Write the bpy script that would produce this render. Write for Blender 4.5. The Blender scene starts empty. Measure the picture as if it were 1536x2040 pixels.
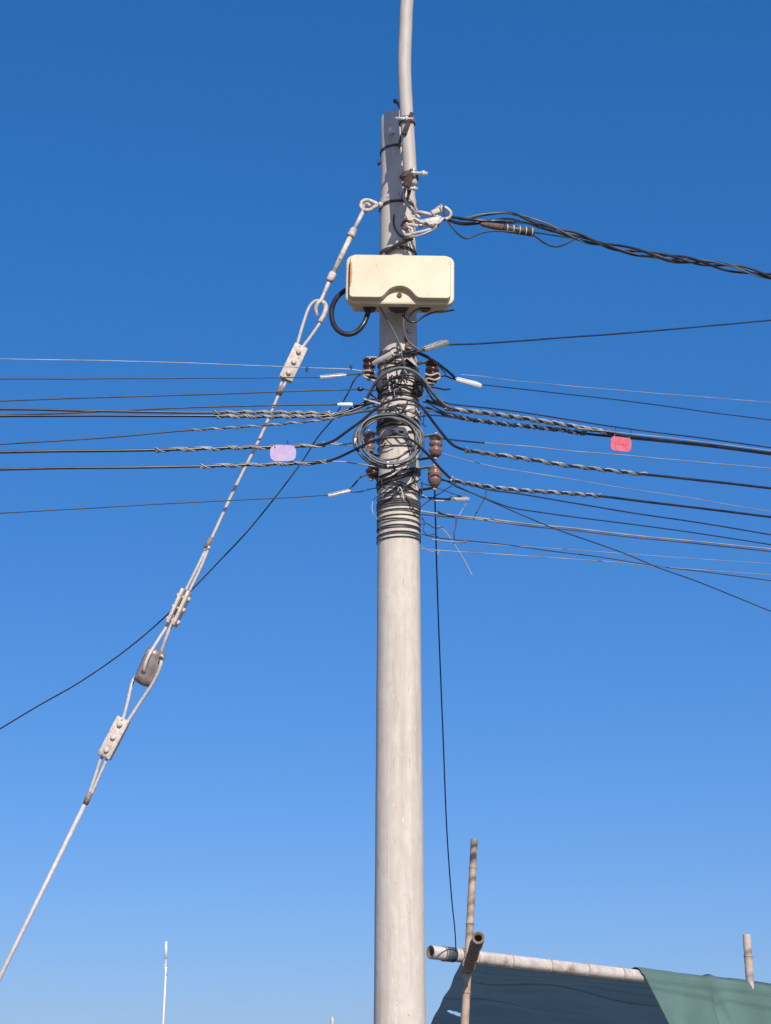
import bpy, bmesh, math, random
from mathutils import Vector, Matrix, Quaternion
from mathutils.geometry import tessellate_polygon
random.seed(7)
R = math.radians
scene = bpy.context.scene
COL = scene.collection

# ------------------------------------------------------------------ camera, sky, sun, exposure
CAM = Vector((0, 0, 1.55)); PITCH = R(18.5); FPX = 3600.0          # focal length in pixels of a 1536 x 2040 frame
cd = bpy.data.cameras.new('camera'); cam = bpy.data.objects.new('camera', cd); COL.objects.link(cam)
cam.location = CAM; cam.rotation_euler = (math.pi / 2 + PITCH, 0, 0)
cd.sensor_fit = 'VERTICAL'; cd.sensor_height = 24.0; cd.lens = 24.0 * FPX / 2040.0
cd.clip_start = 0.05; cd.clip_end = 5000
scene.camera = cam

SUN_AZ, SUN_EL = R(165), R(33)                                      # azimuth clockwise from +Y
SUN = Vector((math.sin(SUN_AZ) * math.cos(SUN_EL), math.cos(SUN_AZ) * math.cos(SUN_EL), math.sin(SUN_EL)))
w = bpy.data.worlds.new('World'); scene.world = w; w.use_nodes = True
nt = w.node_tree; nt.nodes.clear()
sky = nt.nodes.new('ShaderNodeTexSky'); sky.sky_type = 'NISHITA'; sky.sun_disc = False
sky.sun_elevation = SUN_EL; sky.sun_rotation = SUN_AZ
sky.altitude = 0; sky.air_density = 1.0; sky.dust_density = 0.8; sky.ozone_density = 6.0
hs = nt.nodes.new('ShaderNodeHueSaturation'); hs.inputs['Saturation'].default_value = 1.268
gm = nt.nodes.new('ShaderNodeGamma'); gm.inputs['Gamma'].default_value = 0.70
tn = nt.nodes.new('ShaderNodeMixRGB'); tn.blend_type = 'MULTIPLY'; tn.inputs[0].default_value = 1.0; tn.inputs[2].default_value = (0.615, 0.712, 1.005, 1)
bg = nt.nodes.new('ShaderNodeBackground'); bg.inputs['Strength'].default_value = 0.15
wo = nt.nodes.new('ShaderNodeOutputWorld')
nt.links.new(sky.outputs[0], hs.inputs['Color']); nt.links.new(hs.outputs[0], gm.inputs[0]); nt.links.new(gm.outputs[0], tn.inputs[1]); nt.links.new(tn.outputs[0], bg.inputs[0]); nt.links.new(bg.outputs[0], wo.inputs[0])
sl = bpy.data.lights.new('sun', 'SUN'); sl.energy = 3.5; sl.angle = R(0.53); sl.color = (1.0, 0.93, 0.83)
so = bpy.data.objects.new('sun', sl); COL.objects.link(so)
so.rotation_euler = SUN.to_track_quat('Z', 'Y').to_euler(); so.location = SUN * 50
scene.view_settings.view_transform = 'Standard'; scene.view_settings.look = 'None'
scene.view_settings.exposure = 0.45; scene.view_settings.gamma = 1.0

# ------------------------------------------------------------------ helpers
FW = Vector((0, math.cos(PITCH), math.sin(PITCH))); UP = Vector((0, -math.sin(PITCH), math.cos(PITCH))); RT = Vector((1, 0, 0))
def ray(px, py): return RT * (px - 768) + UP * (1020 - py) + FW * FPX
def at(px, py, Y):
    d = ray(px, py); return CAM + d * (Y / d.y)
def mpp(p):                                                        # metres for one photograph pixel at a point
    return (Vector(p) - CAM).dot(FW) / FPX
XP, YP, ZTOP = 0.066, 8.64, 6.70
def prad(z): return 0.090 + (ZTOP - z) * 0.00635
def on_pole(px, py, off=0.004):                                     # a point on the near side of the pole, off metres proud
    d = ray(px, py); r = 0.1
    for _ in range(4):
        ax, ay = CAM.x - XP, CAM.y - YP; rr = r + off
        a = d.x * d.x + d.y * d.y; b = 2 * (ax * d.x + ay * d.y); c = ax * ax + ay * ay - rr * rr
        disc = b * b - 4 * a * c
        t = (-b - math.sqrt(disc)) / (2 * a) if disc > 0 else -b / (2 * a)
        p = CAM + d * t; r = prad(p.z)
    return p
def pole_z(py): return on_pole(795, py, 0).z

def catmull(pts, sub=6):
    pts = [Vector(p) for p in pts]
    if len(pts) < 3: return pts
    out = []
    q = [pts[0] * 2 - pts[1]] + pts + [pts[-1] * 2 - pts[-2]]
    for i in range(1, len(q) - 2):
        p0, p1, p2, p3 = q[i - 1], q[i], q[i + 1], q[i + 2]
        for k in range(sub):
            t = k / sub
            out.append(0.5 * ((2 * p1) + (p2 - p0) * t + (2 * p0 - 5 * p1 + 4 * p2 - p3) * t * t + (3 * p1 - p0 - 3 * p2 + p3) * t ** 3))
    out.append(pts[-1]); return out
def frames(pts, closed=False):
    n = len(pts); T = []
    for i in range(n):
        a = pts[(i - 1) % n] if closed or i > 0 else pts[i]; b = pts[(i + 1) % n] if closed or i < n - 1 else pts[i]
        t = (b - a); T.append(t.normalized() if t.length > 1e-9 else Vector((1, 0, 0)))
    ref = Vector((0, 0, 1)) if abs(T[0].z) < 0.9 else Vector((0, -1, 0))
    N = [(ref - T[0] * ref.dot(T[0])).normalized()]
    for i in range(1, n):
        v = N[-1] - T[i] * N[-1].dot(T[i])
        N.append(v.normalized() if v.length > 1e-6 else N[-1])
    return T, N, [T[i].cross(N[i]) for i in range(n)]

class MB:
    def __init__(s): s.v = []; s.f = []; s.sm = []
    def add(s, vs, fs, smooth=True):
        o = len(s.v); s.v += [Vector(v) for v in vs]
        for f in fs: s.f.append([o + i for i in f]); s.sm.append(smooth)
        return s
    def tube(s, pts, r, n=8, closed=False, cap=True):
        pts = [Vector(p) for p in pts]; m = len(pts)
        rs = r if isinstance(r, (list, tuple)) else [r] * m
        T, N, B = frames(pts, closed); vs = []; fs = []
        for i in range(m):
            for k in range(n):
                a = 2 * math.pi * k / n; vs.append(pts[i] + (N[i] * math.cos(a) + B[i] * math.sin(a)) * rs[i])
        for i in range(m if closed else m - 1):
            j = (i + 1) % m
            for k in range(n): fs.append([i * n + k, i * n + (k + 1) % n, j * n + (k + 1) % n, j * n + k])
        s.add(vs, fs)
        if cap and not closed:
            o = len(s.v) - m * n
            s.f += [[o + k for k in range(n - 1, -1, -1)], [o + (m - 1) * n + k for k in range(n)]]; s.sm += [False, False]
        return s
    def box(s, c, size, rot=None, bev=0.0, seg=2, taper=None):
        bm = bmesh.new(); bmesh.ops.create_cube(bm, size=1)
        for v in bm.verts:
            k = 1.0
            if taper and v.co.x > 0: k = taper
            v.co = Vector((v.co.x * size[0], v.co.y * size[1] * k, v.co.z * size[2] * k))
        if bev: bmesh.ops.bevel(bm, geom=bm.edges[:], offset=bev, segments=seg, affect='EDGES', profile=0.5)
        M = (rot.to_4x4() if rot is not None else Matrix.Identity(4)); c = Vector(c)
        bm.verts.index_update()
        s.add([M @ v.co + c for v in bm.verts], [[v.index for v in f.verts] for f in bm.faces], smooth=bool(bev) and seg > 1)
        bm.free(); return s
    def lathe(s, prof, o, axis, n=16, cap=True):                               # prof: (radius, height along axis)
        o = Vector(o); axis = Vector(axis).normalized()
        ref = Vector((0, 0, 1)) if abs(axis.z) < 0.9 else Vector((1, 0, 0))
        a1 = (ref - axis * ref.dot(axis)).normalized(); a2 = axis.cross(a1); vs = []; fs = []
        for (r, h) in prof:
            for k in range(n):
                a = 2 * math.pi * k / n; vs.append(o + axis * h + (a1 * math.cos(a) + a2 * math.sin(a)) * r)
        for i in range(len(prof) - 1):
            for k in range(n): fs.append([i * n + k, i * n + (k + 1) % n, (i + 1) * n + (k + 1) % n, (i + 1) * n + k])
        s.add(vs, fs); ob = len(s.v) - len(vs); m = len(prof)
        if not cap: return s
        s.f += [[ob + k for k in range(n - 1, -1, -1)], [ob + (m - 1) * n + k for k in range(n)]]; s.sm += [False, False]
        return s
    def build(s, name, mat, parent=None):
        if parent is None:
            org = sum(s.v, Vector()) / len(s.v)
        else: org = WL[parent.name]
        me = bpy.data.meshes.new(name)
        me.from_pydata([tuple(v - org) for v in s.v], [], s.f); me.update()
        me.polygons.foreach_set('use_smooth', s.sm)
        bm = bmesh.new(); bm.from_mesh(me); bmesh.ops.recalc_face_normals(bm, faces=bm.faces[:]); bm.to_mesh(me); bm.free()
        me.materials.append(mat)
        o = bpy.data.objects.new(name, me); COL.objects.link(o)
        if parent is None: o.location = org
        else: o.parent = parent
        WL[o.name] = org
        return o
WL = {}
def tag(o, label=None, cat=None, group=None, kind=None):
    if label: o['label'] = label
    if cat: o['category'] = cat
    if group: o['group'] = group
    if kind: o['kind'] = kind
    return o
def thing(name, label, cat, loc, group=None):
    o = bpy.data.objects.new(name, None); COL.objects.link(o); o.location = loc; o.empty_display_size = 0.05
    WL[o.name] = Vector(loc); return tag(o, label, cat, group)
def axes(d, side_hint=(0, -1, 0)):                                   # rotation with x along d and z as near side_hint as can be
    x = Vector(d).normalized(); h = Vector(side_hint); z = (h - x * h.dot(x)).normalized(); y = z.cross(x)
    return Matrix((x, y, z)).transposed()

# ------------------------------------------------------------------ materials
def mat(name, c1, c2=None, rough=0.6, metal=0.0, nscale=20.0, bump=0.0, bscale=None, stretch=(1, 1, 1), detail=4.0, spec=0.5, lo=0.35, hi=0.65, extra=None):
    m = bpy.data.materials.new(name); m.use_nodes = True; t = m.node_tree; N = t.nodes; L = t.links
    b = N['Principled BSDF']; b.inputs['Roughness'].default_value = rough; b.inputs['Metallic'].default_value = metal
    b.inputs['Specular IOR Level'].default_value = spec
    tc = N.new('ShaderNodeTexCoord'); mp = N.new('ShaderNodeMapping'); mp.inputs['Scale'].default_value = stretch
    L.new(tc.outputs['Object'], mp.inputs['Vector'])
    nz = N.new('ShaderNodeTexNoise'); nz.inputs['Scale'].default_value = nscale; nz.inputs['Detail'].default_value = detail
    L.new(mp.outputs[0], nz.inputs['Vector'])
    rp = N.new('ShaderNodeValToRGB'); rp.color_ramp.elements[0].position = lo; rp.color_ramp.elements[1].position = hi
    rp.color_ramp.elements[0].color = (*c1, 1); rp.color_ramp.elements[1].color = (*(c2 or c1), 1)
    L.new(nz.outputs['Fac'], rp.inputs[0]); col = rp.outputs[0]
    if extra: col = extra(N, L, tc, col)
    L.new(col, b.inputs['Base Color'])
    if bump:
        n2 = N.new('ShaderNodeTexNoise'); n2.inputs['Scale'].default_value = bscale or nscale * 3; n2.inputs['Detail'].default_value = 5
        L.new(mp.outputs[0], n2.inputs['Vector'])
        bp = N.new('ShaderNodeBump'); bp.inputs['Strength'].default_value = bump; bp.inputs['Distance'].default_value = 0.01
        L.new(n2.outputs['Fac'], bp.inputs['Height']); L.new(bp.outputs[0], b.inputs['Normal'])
    return m
def mixcol(N, L, fac, a, b_rgb, blend='MIX'):
    mx = N.new('ShaderNodeMixRGB'); mx.blend_type = blend
    if isinstance(fac, float): mx.inputs[0].default_value = fac
    else: L.new(fac, mx.inputs[0])
    L.new(a, mx.inputs[1]); mx.inputs[2].default_value = (*b_rgb, 1); return mx.outputs[0]
def ramp(N, L, src, p0, p1):
    r = N.new('ShaderNodeValToRGB'); r.color_ramp.elements[0].position = p0; r.color_ramp.elements[1].position = p1
    L.new(src, r.inputs[0]); return r.outputs[0]
def nois(N, L, vec, scale, detail=4, sc=(1, 1, 1), off=(0, 0, 0)):
    mp = N.new('ShaderNodeMapping'); mp.inputs['Scale'].default_value = sc; mp.inputs['Location'].default_value = off; L.new(vec, mp.inputs['Vector'])
    n = N.new('ShaderNodeTexNoise'); n.inputs['Scale'].default_value = scale; n.inputs['Detail'].default_value = detail
    L.new(mp.outputs[0], n.inputs['Vector']); return n.outputs['Fac']

def ex_concrete(N, L, tc, col):
    v = tc.outputs['Object']
    s = ramp(N, L, nois(N, L, v, 34, 6, (1, 1, 0.45), (1, 6, 2)), 0.40, 0.66); col = mixcol(N, L, s, col, (0.555, 0.485, 0.415))
    s = ramp(N, L, nois(N, L, v, 30, 5, (1, 1, 0.03)), 0.52, 0.75); col = mixcol(N, L, s, col, (0.50, 0.435, 0.37))
    s = ramp(N, L, nois(N, L, v, 14, 5, (1, 1, 0.10), (3, 1, 7)), 0.60, 0.76); col = mixcol(N, L, s, col, (0.46, 0.385, 0.32))
    s = ramp(N, L, nois(N, L, v, 70, 3, (1.6, 1.6, 0.12), (5, 5, 1)), 0.69, 0.74); col = mixcol(N, L, s, col, (0.36, 0.29, 0.235))
    s = ramp(N, L, nois(N, L, v, 170, 2, (1, 1, 0.5)), 0.70, 0.76); col = mixcol(N, L, s, col, (0.24, 0.19, 0.155))
    s = ramp(N, L, nois(N, L, v, 55, 3, (1, 1, 0.25), (9, 2, 4)), 0.68, 0.76); col = mixcol(N, L, s, col, (0.70, 0.65, 0.58))
    return col
M_CONC = mat('concrete', (0.585, 0.515, 0.44), (0.635, 0.565, 0.485), 0.88, nscale=9, bump=0.12, bscale=110, spec=0.25, extra=ex_concrete)
def ex_galv(N, L, tc, col):
    v = tc.outputs['Object']
    s = ramp(N, L, nois(N, L, v, 30, 5, off=(2, 8, 3)), 0.53, 0.70); col = mixcol(N, L, s, col, (0.33, 0.255, 0.20))
    s = ramp(N, L, nois(N, L, v, 75, 4, off=(6, 1, 5)), 0.63, 0.72); col = mixcol(N, L, s, col, (0.15, 0.085, 0.055)); return col
M_GALV = mat('galvanised_steel', (0.53, 0.455, 0.395), (0.67, 0.59, 0.525), 0.65, 0.03, nscale=60, bump=0.15, extra=ex_galv)
M_PIPE = mat('pipe_steel', (0.42, 0.37, 0.32), (0.49, 0.435, 0.38), 0.6, 0.0, nscale=25, bump=0.06, stretch=(1, 1, 0.3))
M_STRAND = mat('guy_strand_steel', (0.49, 0.435, 0.40), (0.60, 0.54, 0.50), 0.6, 0.03, nscale=45, bump=0.15)
M_BIND = mat('rusted_binding_wire', (0.20, 0.135, 0.105), (0.34, 0.255, 0.21), 0.85, nscale=90, bump=0.3)
M_RUST = mat('rusty_steel', (0.10, 0.065, 0.05), (0.22, 0.13, 0.09), 0.85, 0.1, nscale=70, bump=0.3)
M_RUSTSH = mat('shadow_dark_rust_steel', (0.035, 0.024, 0.022), (0.085, 0.055, 0.045), 0.85, 0.1, nscale=70, bump=0.3)  # rust darkened to include the shadow below the clamp flanges
M_DARKST = mat('dark_band_steel', (0.035, 0.033, 0.035), (0.09, 0.085, 0.08), 0.6, 0.3, nscale=40)
M_ALU = mat('aluminium', (0.56, 0.56, 0.55), (0.72, 0.72, 0.71), 0.4, 0.35, nscale=80)
M_ALUD = mat('dull_aluminium', (0.26, 0.26, 0.25), (0.42, 0.42, 0.40), 0.55, 0.4, nscale=90)
M_SILV = mat('bare_wire', (0.22, 0.225, 0.235), (0.46, 0.45, 0.44), 0.45, 0.2, nscale=5)
M_GRIP = mat('helical_grip_steel', (0.20, 0.20, 0.205), (0.37, 0.365, 0.36), 0.5, 0.2, nscale=12)
M_BLK = mat('black_sheath', (0.012, 0.012, 0.016), (0.034, 0.034, 0.040), 0.30, nscale=14)
M_BLK2 = mat('weathered_black_sheath', (0.02, 0.02, 0.024), (0.06, 0.058, 0.06), 0.5, nscale=10)
M_BLUE = mat('dark_blue_sheath', (0.012, 0.02, 0.05), (0.025, 0.04, 0.085), 0.45, nscale=12)
M_GREY = mat('grey_sheath', (0.085, 0.085, 0.088), (0.16, 0.158, 0.155), 0.45, nscale=12)
M_COIL = mat('coil_grey_sheath', (0.085, 0.09, 0.095), (0.17, 0.175, 0.175), 0.4, nscale=12)
M_PORC = mat('brown_porcelain', (0.17, 0.10, 0.085), (0.25, 0.155, 0.13), 0.28, nscale=18)
M_PORCD = mat('maroon_porcelain', (0.035, 0.012, 0.014), (0.07, 0.025, 0.025), 0.2, nscale=18)
M_PORCG = mat('grey_brown_porcelain', (0.155, 0.125, 0.12), (0.24, 0.20, 0.195), 0.35, nscale=30)
M_WHITE = mat('white_plastic', (0.70, 0.69, 0.66), (0.80, 0.79, 0.77), 0.45, nscale=20)
M_PINK = mat('pink_plastic', (0.72, 0.15, 0.21), (0.78, 0.20, 0.27), 0.5, nscale=40, lo=0.4, hi=0.6)
M_LILAC = mat('lilac_plastic', (0.55, 0.42, 0.66), (0.62, 0.49, 0.72), 0.5, nscale=40)
M_INK = mat('faded_red_ink', (0.67, 0.12, 0.18), (0.70, 0.14, 0.21), 0.6, nscale=60)
M_TAPE = mat('black_cloth_tape', (0.012, 0.012, 0.016), (0.045, 0.045, 0.055), 0.75, nscale=60, bump=0.5)
M_BTAPE = mat('dark_grey_tape', (0.06, 0.07, 0.09), (0.09, 0.10, 0.12), 0.6, nscale=60)
M_STRAW = mat('dry_cord', (0.42, 0.33, 0.25), (0.52, 0.42, 0.33), 0.9, nscale=50)

def ex_bamboo(N, L, tc, col):
    v = tc.outputs['Object']
    s = ramp(N, L, nois(N, L, v, 9, 5), 0.56, 0.74); col = mixcol(N, L, s, col, (0.27, 0.20, 0.15))
    s = ramp(N, L, nois(N, L, v, 60, 3, off=(4, 4, 1)), 0.72, 0.76); col = mixcol(N, L, s, col, (0.12, 0.085, 0.065)); return col
M_BAMW = mat('weathered_bamboo', (0.50, 0.44, 0.39), (0.64, 0.575, 0.52), 0.7, nscale=14, bump=0.25, extra=ex_bamboo)
M_BAMB = mat('brown_bamboo', (0.36, 0.255, 0.18), (0.50, 0.38, 0.275), 0.65, nscale=16, bump=0.25, extra=ex_bamboo)
M_BAMS = mat('tan_bamboo', (0.44, 0.355, 0.285), (0.58, 0.48, 0.40), 0.7, nscale=16, bump=0.25, extra=ex_bamboo)
M_BAMSH = mat('shade_dark_bamboo', (0.13, 0.09, 0.075), (0.22, 0.155, 0.125), 0.75, nscale=16, bump=0.25, extra=ex_bamboo)  # bamboo colour darkened to carry the shade on the rafter
M_NODE = mat('bamboo_node', (0.26, 0.20, 0.155), (0.42, 0.35, 0.29), 0.8, nscale=30)
M_BAMI = mat('bamboo_inside', (0.16, 0.11, 0.08), (0.25, 0.18, 0.13), 0.9, nscale=30)

def ex_cream(N, L, tc, col):
    v = tc.outputs['Object']
    s = ramp(N, L, nois(N, L, v, 7, 3, off=(2, 5, 1)), 0.45, 0.75); col = mixcol(N, L, s, col, (0.58, 0.45, 0.285))
    # run of rust down the left edge of the raised panel, and scattered chips
    sep = N.new('ShaderNodeSeparateXYZ'); L.new(v, sep.inputs[0])
    def band(sock, c, wd):
        a = N.new('ShaderNodeMath'); a.operation = 'SUBTRACT'; L.new(sock, a.inputs[0]); a.inputs[1].default_value = c
        b = N.new('ShaderNodeMath'); b.operation = 'ABSOLUTE'; L.new(a.outputs[0], b.inputs[0])
        d = N.new('ShaderNodeMath'); d.operation = 'DIVIDE'; L.new(b.outputs[0], d.inputs[0]); d.inputs[1].default_value = wd
        e = N.new('ShaderNodeMath'); e.operation = 'SUBTRACT'; e.use_clamp = True; e.inputs[0].default_value = 1.0; L.new(d.outputs[0], e.inputs[1]); return e.outputs[0]
    bx = band(sep.outputs['X'], -0.2535, 0.017); bz = band(sep.outputs['Z'], 0.015, 0.12)
    mu = N.new('ShaderNodeMath'); mu.operation = 'MULTIPLY'; L.new(bx, mu.inputs[0]); L.new(bz, mu.inputs[1])
    ad = N.new('ShaderNodeMath'); ad.operation = 'ADD'; L.new(mu.outputs[0], ad.inputs[0])
    n = nois(N, L, v, 70, 5)
    m2 = N.new('ShaderNodeMath'); m2.operation = 'MULTIPLY'; L.new(n, m2.inputs[0]); m2.inputs[1].default_value = 0.55; L.new(m2.outputs[0], ad.inputs[1])
    s = ramp(N, L, ad.outputs[0], 0.52, 0.72); col = mixcol(N, L, s, col, (0.42, 0.17, 0.045))
    s = ramp(N, L, nois(N, L, v, 62, 2, off=(7, 3, 2)), 0.70, 0.725); col = mixcol(N, L, s, col, (0.28, 0.19, 0.12)); return col
M_CREAM = mat('cream_paint', (0.61, 0.51, 0.345), (0.64, 0.545, 0.38), 0.45, nscale=6, bump=0.05, bscale=120, extra=ex_cream)

def net_material():
    m = bpy.data.materials.new('green_shade_net'); m.use_nodes = True; t = m.node_tree; N = t.nodes; L = t.links
    b = N['Principled BSDF']; b.inputs['Roughness'].default_value = 0.8; b.inputs['Specular IOR Level'].default_value = 0.2
    tc = N.new('ShaderNodeTexCoord'); v = tc.outputs['Object']
    rp = N.new('ShaderNodeValToRGB'); rp.color_ramp.elements[0].color = (0.145, 0.25, 0.225, 1); rp.color_ramp.elements[1].color = (0.20, 0.34, 0.305, 1)
    rp.color_ramp.elements[0].position = 0.3; rp.color_ramp.elements[1].position = 0.7
    L.new(nois(N, L, v, 3.0, 6), rp.inputs[0]); col = rp.outputs[0]
    s = ramp(N, L, nois(N, L, v, 180, 2), 0.5, 0.75); col = mixcol(N, L, s, col, (0.25, 0.38, 0.34))
    L.new(col, b.inputs['Base Color'])
    bp = N.new('ShaderNodeBump'); bp.inputs['Strength'].default_value = 0.3; bp.inputs['Distance'].default_value = 0.01
    L.new(nois(N, L, v, 140, 3), bp.inputs['Height']); L.new(bp.outputs[0], b.inputs['Normal'])
    tl = N.new('ShaderNodeBsdfTranslucent'); tl.inputs[0].default_value = (0.05, 0.10, 0.165, 1)
    mx = N.new('ShaderNodeMixShader'); mx.inputs[0].default_value = 0.42
    L.new(b.outputs[0], mx.inputs[1]); L.new(tl.outputs[0], mx.inputs[2]); L.new(mx.outputs[0], N['Material Output'].inputs[0])
    return m
M_NET = net_material()
def ex_ground(N, L, tc, col):
    s = ramp(N, L, nois(N, L, tc.outputs['Object'], 0.4, 6), 0.5, 0.7); return mixcol(N, L, s, col, (0.13, 0.11, 0.09))
M_GROUND = mat('sandy_ground', (0.17, 0.145, 0.115), (0.23, 0.195, 0.155), 0.95, nscale=3, bump=0.4, bscale=30, extra=ex_ground)

# ------------------------------------------------------------------ ground
g = MB(); n = 24; S = 1500
vs = [(-S + 2 * S * i / n, -S + 2 * S * j / n, 0) for j in range(n + 1) for i in range(n + 1)]
g.add(vs, [[j * (n + 1) + i, j * (n + 1) + i + 1, (j + 1) * (n + 1) + i + 1, (j + 1) * (n + 1) + i] for j in range(n) for i in range(n)], False)
tag(g.build('ground', M_GROUND), kind='structure')

# ------------------------------------------------------------------ the concrete pole
pole = thing('utility_pole', 'tall tapered round concrete utility pole carrying all the cables', 'utility pole', (XP, YP, 0))
mb = MB(); prof = []
for i in range(41):
    z = -0.3 + (ZTOP + 0.3 - 0.006) * i / 40; prof.append((prad(z) + 0.0006 * math.sin(i * 2.1), z))
prof += [(prad(ZTOP) - 0.004, ZTOP)]
mb.lathe(prof, (XP, YP, 0), (0, 0, 1), 64); mb.build('shaft', M_CONC, pole)
for a_ in (R(-118), R(62)):                                          # the two lines left by the casting mould
    mb = MB(); mb.tube([Vector((XP + (prad(z_) - 0.0006) * math.cos(a_), YP + (prad(z_) - 0.0006) * math.sin(a_), z_)) for z_ in [0.0 + 0.25 * k for k in range(26)]], 0.0016, 5); mb.build('mould_seam', M_CONC, pole)
def ring_path(z, off, tilt=0.0, tphi=0.0, n=48, wob=0.0, seed=0):
    rnd = random.Random(seed); ph = rnd.uniform(0, 6.28); out = []
    for k in range(n):
        a = 2 * math.pi * k / n
        zz = z + tilt * math.cos(a - tphi) + wob * math.sin(2 * a + ph)
        r = prad(zz) + off + abs(wob) * 0.4 * (1 + math.sin(3 * a + ph * 2))
        out.append(Vector((XP + r * math.cos(a), YP + r * math.sin(a), zz)))
    return out
def flat_band(py, h, off, mt, name, thick=0.003):
    z = pole_z(py); mb = MB(); n = 64; vs = []; fs = []
    for k in range(n):
        a = 2 * math.pi * k / n
        for (dz, dr) in ((-h / 2, 0), (-h / 2, thick), (h / 2, thick), (h / 2, 0)):
            r = prad(z + dz) + off + dr; vs.append((XP + r * math.cos(a), YP + r * math.sin(a), z + dz))
    for k in range(n):
        j = (k + 1) % n
        for q in range(4): fs.append([k * 4 + q, k * 4 + (q + 1) % 4, j * 4 + (q + 1) % 4, j * 4 + q])
    mb.add(vs, fs, False); return mb.build(name, mt, pole)
flat_band(391, 0.040, 0.0015, M_GALV, 'guy_band', 0.005)
flat_band(401, 0.008, 0.002, M_DARKST, 'band_edge', 0.006)
flat_band(289, 0.012, 0.0015, M_DARKST, 'strap', 0.004)
flat_band(493, 0.016, 0.001, M_DARKST, 'strap', 0.004)  # dark band put where the dead-end fitting's shadow falls
def stub(p0, p1, r, mt, parent, name='bolt', nut=True):
    p0 = Vector(p0); p1 = Vector(p1); mb = MB(); d = (p1 - p0).normalized()
    mb.tube([p0, p1], r, 10)
    o = mb.build(name, mt, parent)
    if nut:
        k = MB(); c = p0 + (p1 - p0) * 0.55; k.tube([c, c + d * r * 1.6], r * 1.8, 6); k.build('nut', mt, o)
    return o
stub(on_pole(783, 266, -0.01), on_pole(783, 266, 0) + Vector((-0.012, -0.05, -0.004)), 0.010, M_ALU, pole)
stub(at(762, 325, 8.66), at(752, 325, 8.66), 0.008, M_DARKST, pole)
stub(on_pole(799, 355, -0.01), on_pole(799, 355, 0) + Vector((0, -0.02, 0)), 0.008, M_DARKST, pole, nut=False)
# black cable tail sticking out behind the pipe at the top
mb = MB(); mb.tube(catmull([at(799, 236, 8.66), at(798, 222, 8.66), at(796, 212, 8.66), at(790, 203, 8.65), at(784, 201, 8.64)], 6), [0.007] * 12 + [0.009] * 6 + [0.013] * 4 + [0.011] * 2 + [0.004], 8)
mb.build('cable_tail', M_BLK, pole)

# ------------------------------------------------------------------ lamp pipe clamped to the pole top
pipe = thing('lamp_arm_pipe', 'slightly bent grey steel pipe clamped to the top of the concrete pole', 'pipe', at(816, 372, 8.32))
YA = 8.315
ctr = [(818, 371), (816, 330), (814, 290), (811, 245), (808.5, 200), (806, 150), (806, 110), (808, 60), (811, 0)]
pp = [at(x, y, YA) for x, y in ctr]
d = (pp[-1] - pp[-2]).normalized()
pp += [pp[-1] + d * 0.3 + Vector((0.02, 0.01, 0)), pp[-1] + d * 0.6 + Vector((0.08, 0.06, 0)), pp[-1] + d * 0.85 + Vector((0.25, 0.2, 0)), pp[-1] + d * 1.0 + Vector((0.6, 0.4, 0))]
path = catmull(pp, 8)
mb = MB(); mb.tube(path, 0.0355, 24); mb.build('pipe', M_PIPE, pipe)
def pipe_clamp(py, pxc, pxe, bolts):
    c = at(pxc, py, YA); mb = MB(); n = 24; pts = []
    for k in range(n + 1):                                            # collar round the pipe, open at the back
        a = math.pi / 2 + R(20) + R(320) * k / n; pts.append(c + Vector((0.0385 * math.cos(a), 0.0385 * math.sin(a), 0.0)))
    vs = []; fs = []
    for p in pts:
        o = Vector((p.x - c.x, p.y - c.y, 0)).normalized() * 0.006
        vs += [p + Vector((0, 0, -0.014)), p + o + Vector((0, 0, -0.014)), p + o + Vector((0, 0, 0.014)), p + Vector((0, 0, 0.014))]
    for i in range(len(pts) - 1):
        for q in range(4): fs.append([i * 4 + q, i * 4 + (q + 1) % 4, i * 4 + 4 + (q + 1) % 4, i * 4 + 4 + q])
    mb.add(vs, fs, False); o = mb.build('pipe_clamp', M_RUST, pipe)
    for (a, b, r) in bolts: stub(a, b, r, M_ALU, o)
    a = c + Vector((0, 0.036, 0)); b = Vector((at(pxe, py + 42, 8.55).x, 8.56, c.z)); d = b - a      # stand-off arm back to the pole
    for sx in (-1, 1):
        mb = MB(); mb.box((a + b) / 2 + Vector((sx * 0.014, 0, 0)), (d.length, 0.008, 0.042), axes(d, (0, 0, 1)), 0.002, 1); mb.build('standoff_arm', M_RUST, pipe)
    return o
pipe_clamp(243, 811, 800, [(at(787, 236, 8.272), at(823, 237, 8.272), 0.009)])
for (x0, y0, x1, y1, wd) in ((821, 224, 805, 268, 0.020), (823, 338, 808, 372, 0.032)):
    mb = MB(); p, q = at(x0, y0, YA - 0.046), at(x1, y1, YA - 0.038); mb.box((p + q) / 2, ((q - p).length, wd, 0.012), axes(q - p), 0.003, 2, taper=1.35); mb.build('fin_and_shadow', M_RUSTSH, pipe)  # dark plate is both the clamp flange and its shadow on the pipe
pipe_clamp(352, 817, 806, [(at(826, 345, 8.28), at(852, 346, 8.27), 0.010), (at(824, 333, 8.272), at(824, 351, 8.272), 0.009), (at(812, 375, 8.30), at(832, 376, 8.30), 0.008)])

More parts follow.
